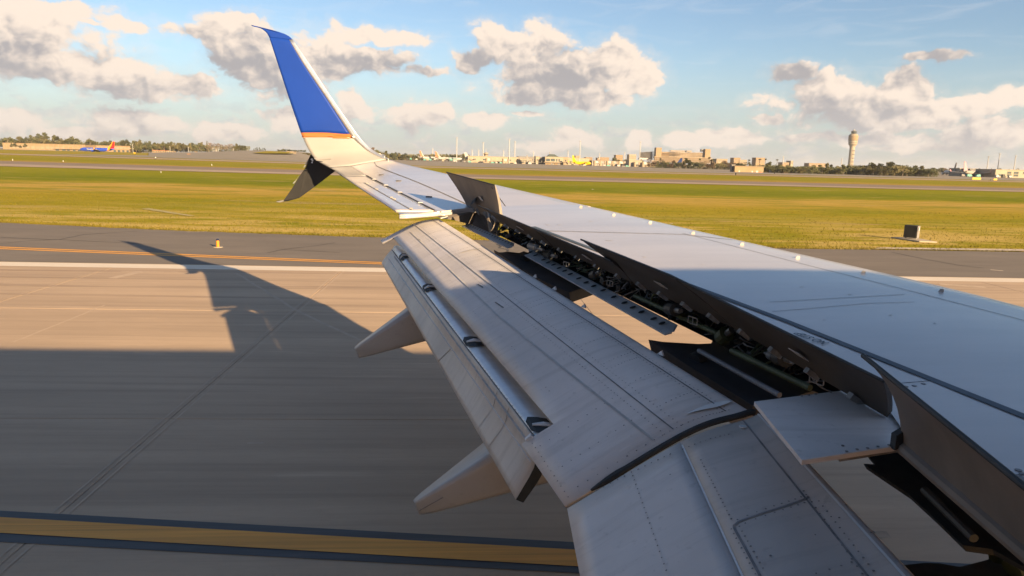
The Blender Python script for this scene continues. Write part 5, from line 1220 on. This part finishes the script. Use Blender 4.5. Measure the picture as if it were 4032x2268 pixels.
# parked airliners -------------------------------------------------
def plane(lab, nose, tail, base, dist, body, tailm, fin2=None, text=None, tcol=None, length=37.5, dir_=1, belly=None, y_ang=0.0, engine=None):
    """side-on jet; dir_ = +1 nose to the right. built along local x, then turned and set on its wheels"""
    p = at_d((nose+tail)/2, base, dist); k = dist/FPX; L = length; seen = abs(nose-tail)*k; ang = math.acos(min(1, seen/L)) if seen < L else 0
    t = thing('parked_airliner', lab, 'airliner', p, (ang if dir_ > 0 else math.pi-ang)+y_ang)
    r_ = 1.98*L/37.5*1.0; zc = 3.2*L/37.5
    st = [(L/2, .05, -.5), (L/2-.5, .8, -.42), (L/2-2, 1.5, -.2), (L/2-4.5, 1.95, 0), (-L/2+12, 1.98, 0), (-L/2+6, 1.5, .35), (-L/2+2, .8, .9), (-L/2, .25, 1.2)]
    mb = MB(); n = 16
    for x, rr, dz in st: mb.v += [Vector((x, rr/1.98*r_*math.cos(2*math.pi*i/n), zc+dz+rr/1.98*r_*math.sin(2*math.pi*i/n))) for i in range(n)]
    for i in range(len(st)-1):
        for j in range(n): mb.f.append((i*n+j, (i+1)*n+j, (i+1)*n+(j+1) % n, i*n+(j+1) % n))
    mb.f.append(tuple(range(n))); mb.f.append(tuple((len(st)-1)*n+j for j in reversed(range(n))))
    f_ = mb.build('fuselage', body, t, True, True)
    X = -L/2; fin = [(X+8.2, -.15, zc+1.2), (X+4.2, -.15, zc+r_+3.2), (X+1.6, -.15, zc+r_+7.2), (X-.9, -.15, zc+r_+7.2), (X+.4, -.15, zc+1.2)]
    MB().prism(fin, (0, .3, 0)).build('tail_fin', tailm, t, local=True)
    if fin2:
        MB().prism([(X+6.0, -.2, zc+.6), (X+2.9, -.2, zc+r_+3.0), (X+1.1, -.2, zc+r_+7.1), (X-.8, -.2, zc+r_+7.1), (X-.1, -.2, zc+r_+2.0), (X+.3, -.2, zc+.9)], (0, .4, 0)).build('fin_band', fin2, t, local=True)
        MB().prism([(X+9.5, -1.5, zc-.6), (X+6.3, -1.5, zc+r_*.9), (X+3.2, -1.3, zc+r_*.9), (X+5.2, -1.3, zc-.6)], (0, 3.0, 0)).build('tail_band', tailm, t, local=True)
    for s in (-1, 1):
        MB().prism([(2.5, s*1.2, zc-1.0), (-3.5, s*1.2, zc-1.0), (-6.6, s*16.5, zc+.4), (-5.0, s*16.5, zc+.4)], (0, 0, .32)).build('wing', belly or M['pwhite'], t, local=True)
        MB().prism([(-5.0, s*16.5, zc+.4), (-6.6, s*16.5, zc+.4), (-7.6, s*16.9, zc+2.5), (-6.9, s*16.9, zc+2.5)], (0, .12, 0)).build('winglet', tailm, t, local=True)
        MB().prism([(X+5.2, s*.5, zc+1.0), (X+2.0, s*.5, zc+1.0), (X+.4, s*6.2, zc+1.7), (X+1.8, s*6.2, zc+1.7)], (0, 0, .2)).build('tailplane', belly or M['pwhite'], t, local=True)
        MB().tube([(3.8, s*5, zc-1.5), (3.4, s*5, zc-1.5), (.8, s*5, zc-1.4), (-.6, s*5, zc-1.35)], [.85, 1.05, 1.0, .6], 14).build('engine', engine or M['pwhite'], t, True, True)
        MB().tube([(-1.5, s*2.6-.3, .6), (-1.5, s*2.6+.3, .6)], .6, 12).build('wheel', M['tyre'], t, local=True)
        MB().tube([(-1.5, s*2.6, .6), (-1.2, s*2.2, zc-1.2)], .15, 6).build('gear_leg', M['polew'], t, local=True)
        MB().prism([(L/2-2.0, s*1.28, zc+.25), (L/2-3.4, s*1.62, zc+.25), (L/2-3.5, s*1.58, zc+.85), (L/2-2.9, s*1.25, zc+.9)], (0, s*.06, 0)).build('cockpit_window', M['glass'], t, local=True)
        for i in range(14): x = L/2-7-i*(L-17)/14; MB().box((x-.5, s*(r_-.02) if s > 0 else -r_-.03, zc+.35), (x+.0, s*(r_+.03) if s > 0 else -r_+.02, zc+.75)).build('cabin_window', M['glass'], t, local=True)
    MB().tube([(L/2-4.2, -.2, .4), (L/2-4.2, .2, .4)], .4, 10).build('nose_wheel', M['tyre'], t, local=True); MB().tube([(L/2-4.2, 0, .4), (L/2-4.2, 0, zc-1.4)], .12, 6).build('gear_leg', M['polew'], t, local=True)
    if text:
        cu = bpy.data.curves.new('lettering', 'FONT'); cu.body = text; cu.size = text_size(text, L); cu.extrude = .03; cu.align_x = 'CENTER'; cu.offset = .06
        o = bpy.data.objects.new('tmp', cu); col.objects.link(o); me = bpy.data.meshes.new_from_object(o.evaluated_get(bpy.context.evaluated_depsgraph_get())); bpy.data.objects.remove(o)
        for v in me.vertices:
            x, z = v.co.x, v.co.y; s = dir_; v.co = Vector((L*.12+s*x, -s*(r_+.05+v.co.z) , zc-.55+z)) if s > 0 else Vector((L*.12-x, (r_+.05+v.co.z), zc-.55+z))
        me.materials.clear(); me.materials.append(tcol); o = bpy.data.objects.new('fuselage_lettering', me); link(o, t)
    return t
def text_size(s, L): return 3.0 if len(s) < 8 else 2.7
plane('blue airliner with red and orange tail in front of the cargo building', 315, 452, 601, 800, M['swblue'], M['sworange'], M['swred'], 'Southwest', M['white'], 39.0, -1, M['greyjet'], engine=M['swblue'])
plane('bright yellow airliner parked nose right at the terminal', 2333, 2248, 652, 915, M['spirit'], M['spirit'], None, 'spirit', M['black'], 37.5, 1, M['spirit'], engine=M['spirit'])
plane('white airliner with red-marked tail, left of the pair at the terminal', 1735, 1657, 632, 960, M['pwhite'], M['pwhite'], M['doorred'], None, None, 37.5, 1)
plane('white airliner with red-marked tail, right of the pair, nose behind equipment', 1835, 1706, 635, 945, M['pwhite'], M['pwhite'], M['doorred'], 'FRONTIER', M['teal'], 37.5, 1, engine=M['teal'])
plane('white airliner with pale nose at the cream terminal, smaller tail', 1930, 1830, 637, 940, M['pwhite'], M['pwhite'], None, None, None, 33, 1, engine=M['teal'])
plane('white airliner with dark blue tail below the hotel', 2580, 2672, 662, 860, M['pwhite'], M['navy'], None, None, None, 36, -1)
plane('grey airliner nose beside the cream annex', 2118, 2070, 648, 930, M['greyjet'], M['greyjet'], None, None, None, 33, 1)
plane('silver airliner with pink red tail at the right terminal', 3905, 3760, 694, 640, M['greyjet'], M['pinktail'], None, None, None, 38, 1)
plane('long white fuselage parked left of the pink-tailed plane', 3760, 3716, 690, 680, M['pwhite'], M['greywall'], None, None, None, 33, 1)

# jet bridges and ramp equipment
def jetbridge(px, base, d, lab, m_):
    p = at_d(px, base, d); k = d/FPX; t = thing('jet_bridge', lab, 'jet bridge', p, 0, 'jet bridges along the concourse'); w = 16*k
    MB().prism([(p.x-w*.5, p.y, p.z+4.2), (p.x+w*.5, p.y, p.z+3.6), (p.x+w*.5, p.y, p.z+6.4), (p.x-w*.5, p.y, p.z+7.0)], (0, 3, 0)).build('tunnel', m_, t)
    bevel(MB().box((p.x+w*.42, p.y-.6, p.z+3.2), (p.x+w*.7, p.y+3.6, p.z+6.8)).build('cab', M['tan2'], t), .3); MB().box((p.x+w*.1, p.y+1, p.z), (p.x+w*.18, p.y+2, p.z+4)).build('leg', M['boxgrey'], t); MB().lathe([(1.8, 0), (1.8, 7.2)], (p.x-w*.5, p.y+1.5, p.z), 12).build('rotunda', M['tan2'], t)
    return t
for i, (px, bs) in enumerate(((2350, 655), (2372, 656), (2400, 656), (2422, 657), (2446, 657), (2508, 660), (2540, 660))):
    jetbridge(px, bs, 905, ['jet bridge nearest the yellow plane nose', 'second jet bridge right of the yellow plane', 'third jet bridge right of the yellow plane', 'fourth jet bridge right of the yellow plane', 'fifth jet bridge right of the yellow plane', 'jet bridge at the pale gate building', 'jet bridge left of the white plane nose'][i], M['greyjet'] if i % 2 else M['white'])
for px, bs, lab in ((1925, 645, 'jet bridge at the left end of the ramp tower terminal'), (1990, 647, 'jet bridge below the right part of the terminal')): jetbridge(px, bs, 915, lab, M['white'])
rv = random.Random(5)
EQ = [(1605,630),(1618,630),(1640,631),(1672,633),(1685,633),(1695,633),(1745,637),(1790,638),(1815,639),(1830,640),(1850,641),(1870,642),(1895,643),(1910,644),(1940,645),(1955,645),(1972,646),(2015,647),(2030,647),(2062,648),(2086,648),(2173,650),(2200,651),(2255,653),(2270,653),(2300,655),(2380,657),(2395,657),(2410,658),(2435,658),(2455,659),(2470,659),(2545,662),(2560,662),(2610,663),(2625,663),(2660,664),(2715,664),(2730,664),(2757,665),(3790,696),(3815,697),(3850,698),(3925,700),(3950,701),(3975,701)]
for i, (px, bs) in enumerate(EQ):
    d = 900 if px < 3000 else 610; p = at_d(px, bs, d); kind = rv.random(); mk = rv.choice(('white', 'white', 'tan2', 'greywall', 'teal', 'boxgrey', 'cream_wall')); m_ = M[mk]; w = rv.uniform(2.2, 4.8)
    t = thing('ramp_vehicle', 'small %s service cart, %s from the left along the %s ramp' % ({'white': 'white', 'tan2': 'tan', 'greywall': 'grey', 'teal': 'green', 'boxgrey': 'black', 'cream_wall': 'cream'}[mk], nth(i if px < 3000 else i-40), 'main terminal' if px < 3000 else 'right-hand terminal'), 'service vehicle', p, 0, 'carts and service vehicles on the ramp')
    MB().prism([(p.x-w/2, p.y-1, p.z+.4), (p.x+w/2, p.y-1, p.z+.4), (p.x+w/2, p.y-1, p.z+1.4), (p.x+w*.3, p.y-1, p.z+rv.uniform(1.8, 2.8)), (p.x-w/2, p.y-1, p.z+rv.uniform(1.6, 3.0))], (0, 2, 0)).build('body', m_, t)
    for s in (-.3, .3): MB().tube([(p.x+s*w, p.y-1.05, p.z+.4), (p.x+s*w, p.y+1.05, p.z+.4)], .4, 8).build('wheel', M['tyre'], t)

# trees ------------------------------------------------------------
M['bark'] = mat('bark', (.16, .125, .09), .9, var=.25, nscale=3)
LEAF = {'green': mat('leaf_green', (.055, .060, .020), .85, c2=(.135, .130, .048), nscale=.35, detail=4), 'olive': mat('leaf_olive', (.075, .070, .026), .85, c2=(.17, .145, .060), nscale=.35, detail=4), 'brown': mat('leaf_bare_brown', (.12, .085, .055), .9, c2=(.21, .15, .10), nscale=.4, detail=4), 'dark': mat('leaf_dark', (.038, .046, .018), .85, c2=(.095, .098, .038), nscale=.35, detail=4)}
def tree_proto(seed, kind, shape):
    r_ = random.Random(seed); V, F = [], []
    clumps = []
    for i in range({'round': 16, 'tall': 15, 'palm': 9, 'bush': 12, 'bare': 12}[shape]):
        a = r_.uniform(0, 6.28); u = r_.random()
        if shape == 'round': rr = .34*math.sqrt(r_.random()); z = .30+.57*u*(1-.5*rr/.34); s = r_.uniform(.10, .19)
        elif shape == 'tall': z = .18+.77*u; rr = (.24*(1-u)+.05)*math.sqrt(r_.random()); s = r_.uniform(.08, .14)
        elif shape == 'palm': z = .86+.06*u; rr = .12*u; s = .10
        elif shape == 'bare': z = .35+.6*u; rr = .26*math.sqrt(r_.random()); s = r_.uniform(.08, .14)
        else: z = .12+.75*u*(1-.3*u); rr = .40*math.sqrt(r_.random())*(1-.4*u); s = r_.uniform(.13, .22)
        clumps.append((Vector((rr*math.cos(a), rr*math.sin(a), z)), s))
    nleaf = {'bare': 34, 'palm': 14}.get(shape, 60)
    for c, s in clumps:
        for i in range(nleaf):
            d = Vector((r_.gauss(0, 1), r_.gauss(0, 1), r_.gauss(0, .8))).normalized()*s*r_.random()**.45; p = c+d
            ax = Vector((r_.gauss(0, 1), r_.gauss(0, 1), r_.gauss(0, .6))).normalized(); bx = ax.orthogonal().normalized(); w = r_.uniform(.022, .05)*(.6 if shape == 'bare' else 1)
            n = len(V); V += [p-ax*w, p+bx*w*.8, p+ax*w, p-bx*w*.8]; F.append((n, n+1, n+2, n+3))
    cm = bpy.data.meshes.new('crown'); cm.from_pydata([tuple(v) for v in V], [], F); cm.materials.append(LEAF[kind])
    tm = MB(); tm.tube([(0, 0, -.05), (.01, 0, .3), (0, .01, .7)], [.028, .020, .008], 6)
    for i in range(5):
        c, s = clumps[i*2]; z0 = r_.uniform(.2, .5); tm.tube([(0, 0, z0), c*.6+Vector((0, 0, z0*.4)), c], [.013, .009, .004], 5)
    tt = bpy.data.meshes.new('trunk'); tt.from_pydata([tuple(v) for v in tm.v], [], tm.f); tt.materials.append(M['bark']); return cm, tt
PROTO = {}
for kind in LEAF:
    for shape in ('round', 'tall', 'bush', 'bare', 'palm'):
        PROTO[kind, shape] = [tree_proto(hash((kind, shape, i)) % 1000 if False else sum(map(ord, kind+shape))+i*37, kind, shape) for i in range(3 if shape != 'palm' else 1)]
rt = random.Random(21)

def tree(px, base, top, d, kind, shape, lab, grp, wid=1.0):
    p = at_d(px, base, d); k = d/FPX; h_ = max(2.0, (base-top)*k); t = thing('palm_tree' if shape == 'palm' else 'tree', lab, 'palm' if shape == 'palm' else 'tree', p, rt.uniform(0, 6.28), grp)
    cm, tt = rt.choice(PROTO[kind, shape]); wd = wid*h_*rt.uniform(.9, 1.25)
    for nm, me in (('crown', cm), ('trunk', tt)):
        o = bpy.data.objects.new(nm, me); col.objects.link(o); o.parent = t; o.scale = (wd, wd, h_)
    return t
GL, GC, GR = 'trees behind the left cargo buildings', 'woodland edge right of the winglet', 'wood in front of the control tower'
for i in range(62):                # left background row
    px = -15+i*9.3; top = [532, 540, 545, 538, 542][i % 5]+8*math.sin(i*.9)
    if 120 < px < 185: top = 527+rt.uniform(-2, 6)
    if px > 300: top += 14+(px-300)*.02
    kd, sp_ = rt.choice(('green', 'olive', 'green', 'dark')), rt.choice(('round', 'round', 'tall', 'bush')); tree(px, 578 if px < 360 else 586, top+rt.uniform(-2, 5), 1010+rt.uniform(-20, 40), kd, sp_, '%s %s tree, %s from the left behind the cargo buildings' % (HUE[kd], SHP[sp_], nth(i)), GL, 1.1)
for px, tp, bs in ((48, 562, 584), (62, 560, 583), (80, 566, 587), (98, 560, 586)): tree(px, bs, tp, 880, 'dark', 'round', {48: 'first small palm-like tree in front of the cargo building', 62: 'second small tree in front of the cargo building', 80: 'third and lowest small tree before the cargo building', 98: 'fourth small tree before the cargo building'}[px], None, .8)
for i in range(48):                # trees right of the cargo buildings
    px = 528+i*9.2; top = 556+12*smoothstep(px, 640, 940)+rt.uniform(-3, 5)
    if 715 < px < 800: top = 559+rt.uniform(0, 6)
    kind, shp = ('brown', 'bare') if 815 < px < 930 else (rt.choice(('green', 'dark', 'olive')), rt.choice(('round', 'bush', 'tall')))
    if 680 < px < 715: kind = 'olive'
    tree(px, 598, top, 930+rt.uniform(-20, 30), kind, shp, '%s %s tree, %s from the left in the far wood before the winglet' % (HUE[kind], SHP[shp], nth(i)), 'far wood left of the winglet', 1.0)
tree(816, 590, 557, 1000, 'green', 'tall', 'lone tall thin tree top above the brown wood', None, .35)
for i in range(10): tree(1000+i*5+i % 3, 597, 579+rt.uniform(0, 8), 950, 'dark', 'tall', 'slim dark conifer, %s from the left at the end of the far left wood' % nth(i), 'slim dark conifers', .6)
for i in range(13): tree(1098+i*8.5, 600, 584+rt.uniform(0, 5), 1000, 'dark', rt.choice(('round', 'bush')), 'low dark tree, %s from the left behind the winglet root' % nth(i), 'low trees behind the winglet root', 1.2)
for i in range(8): tree(1170+i*7, 613, 596+rt.uniform(0, 5), 820, 'olive', 'bush', 'olive bush, %s from the left beside the winglet trailing edge' % nth(i), 'olive bushes by the winglet', 1.2)
for i in range(30):                # wood right of the winglet
    px = 1470+i*12.6; top = 590+14*smoothstep(px, 1480, 1640)+rt.uniform(-3, 5)
    if px < 1520: top = 583+rt.uniform(0, 6)
    kind = rt.choice(('brown', 'olive', 'green', 'dark')) if px < 1560 else rt.choice(('dark', 'green', 'olive'))
    sp_ = rt.choice(('bush', 'round', 'tall')); tree(px, 631, top, 1000+rt.uniform(-20, 30), kind, sp_, '%s %s tree, %s from the left in the wood right of the winglet' % (HUE[kind], SHP[sp_], nth(i)), GC, 1.3)
tree(2420, 640, 612, 1000, 'dark', 'round', 'dark round tree above the grey concourse', None, .9)
for i in range(12): tree(2405+i*11, 640, 626+rt.uniform(-4, 5), 1150, 'olive', 'bush', 'olive bush, %s from the left behind the grey concourse roof' % nth(i), 'bushes behind the concourse', 1.2)
for i in range(40):                # belt below the hotel
    px = 2560+i*10; top = 633+rt.uniform(-8, 4)+.010*(px-2560)
    tree(px, 664+.016*(px-2560), top, 760+rt.uniform(-20, 40), kd := rt.choice(('olive', 'dark', 'green', 'brown')), sp_ := rt.choice(('bush', 'round', 'bare', 'tall')), '%s %s tree, %s from the left in the belt below the hotel' % (HUE[kd], SHP[sp_], nth(i)), 'tree belt below the hotel', 1.3)
for i, (px, tp) in enumerate(((2600, 623), (2700, 622), (2755, 624), (2790, 618), (2805, 626), (2948, 628), (2990, 625), (3012, 624), (3058, 627))): tree(px, 655, tp, 760, 'dark', 'palm', 'palm rising above the belt below the hotel, %s from the left' % nth(i), 'palms below the hotel', 1.1)
for i in range(84):                # the wood before the tower
    px = 2985+i*8.35; u = (px-2985)/700
    top = 652-6*math.sin(min(1, u*1.6)*3.0)+rt.uniform(-4, 5)
    if 3060 > px: top = 640+rt.uniform(-4, 5)
    if 3360 < px < 3560: top = 640+rt.uniform(-5, 5)
    if px > 3560: top = 643+(px-3560)*.17+rt.uniform(-3, 4)
    base = 682+.021*(px-2985)
    tree(px, base-(5 if i % 2 else 0), top+(8 if i % 3 == 0 else 0), (520 if i % 2 else 500)+rt.uniform(-10, 20), kd := rt.choice(('olive', 'green', 'dark', 'olive', 'green')), sp_ := rt.choice(('bush', 'bush', 'round', 'tall')), '%s %s tree, %s from the left in the wood before the control tower' % (HUE[kd], SHP[sp_], nth(i)), GR, 1.35)
for i in range(40): tree(3630+i*10.6, 682+.02*(i*10.6), 659+rt.uniform(-3, 4)+(.008*i*10.6 if i > 18 else 0), 900+rt.uniform(-20, 30), kd := rt.choice(('dark', 'green', 'olive', 'brown')), sp_ := rt.choice(('bush', 'round')), '%s %s tree, %s from the left in the far row by the right terminal' % (HUE[kd], SHP[sp_], nth(i)), 'far row behind the right terminal', 1.2)
# undergrowth so the woods have no gaps at their foot
ru = random.Random(9)
def understorey(x0, x1, base, slope, d0, dep, hgt, n, size, leaf, lab):
    V_, F_ = [], []
    for k in range(n):
        px = ru.uniform(x0, x1); p = at_d(px, base+slope*(px-x0), d0+ru.uniform(0, dep)); q = p+Vector((0, 0, ru.random()**1.3*hgt)); a = Vector((ru.gauss(0, 1), ru.gauss(0, 1), ru.gauss(0, 1))).normalized()*size; b = a.orthogonal().normalized()*size*.85; n_ = len(V_)
        V_ += [q-a, q+b, q+a, q-b]; F_.append((n_, n_+1, n_+2, n_+3))
    tag(obj('understorey', V_, F_, LEAF[leaf]), lab, 'undergrowth', kind='stuff')
understorey(2990, 3690, 682, .021, 505, 22, 5.4, 9000, .38, 'dark', 'dark undergrowth at the foot of the wood before the tower')
understorey(2560, 2985, 664, .03, 770, 30, 6.0, 4500, .5, 'dark', 'dark undergrowth of the tree belt below the hotel')
understorey(1465, 1850, 630, .002, 1000, 30, 8.0, 4500, .6, 'olive', 'olive undergrowth of the wood right of the winglet')
understorey(520, 985, 597, -.002, 960, 30, 7.0, 5000, .6, 'green', 'green undergrowth of the far wood left of the winglet')
understorey(-20, 560, 577, .016, 1030, 30, 9.0, 5000, .7, 'green', 'green undergrowth behind the cargo buildings')

# ================================================================== the air
hm = bpy.data.materials.new('thin_haze'); hm.use_nodes = True; ht = hm.node_tree; ht.nodes.clear()
ho = ht.nodes.new('ShaderNodeOutputMaterial'); hv = ht.nodes.new('ShaderNodeVolumePrincipled'); ht.links.new(hv.outputs[0], ho.inputs['Volume'])
hv.inputs['Color'].default_value = (.93, .95, 1.0, 1); hv.inputs['Density'].default_value = 0.00007; hv.inputs['Anisotropy'].default_value = 0.2
hb = MB().box((-9200, -6200, -1.2), (9200, 12200, 112)).build('haze', hm); tag(hb, 'thin pale haze over the whole airfield', 'haze', kind='stuff')
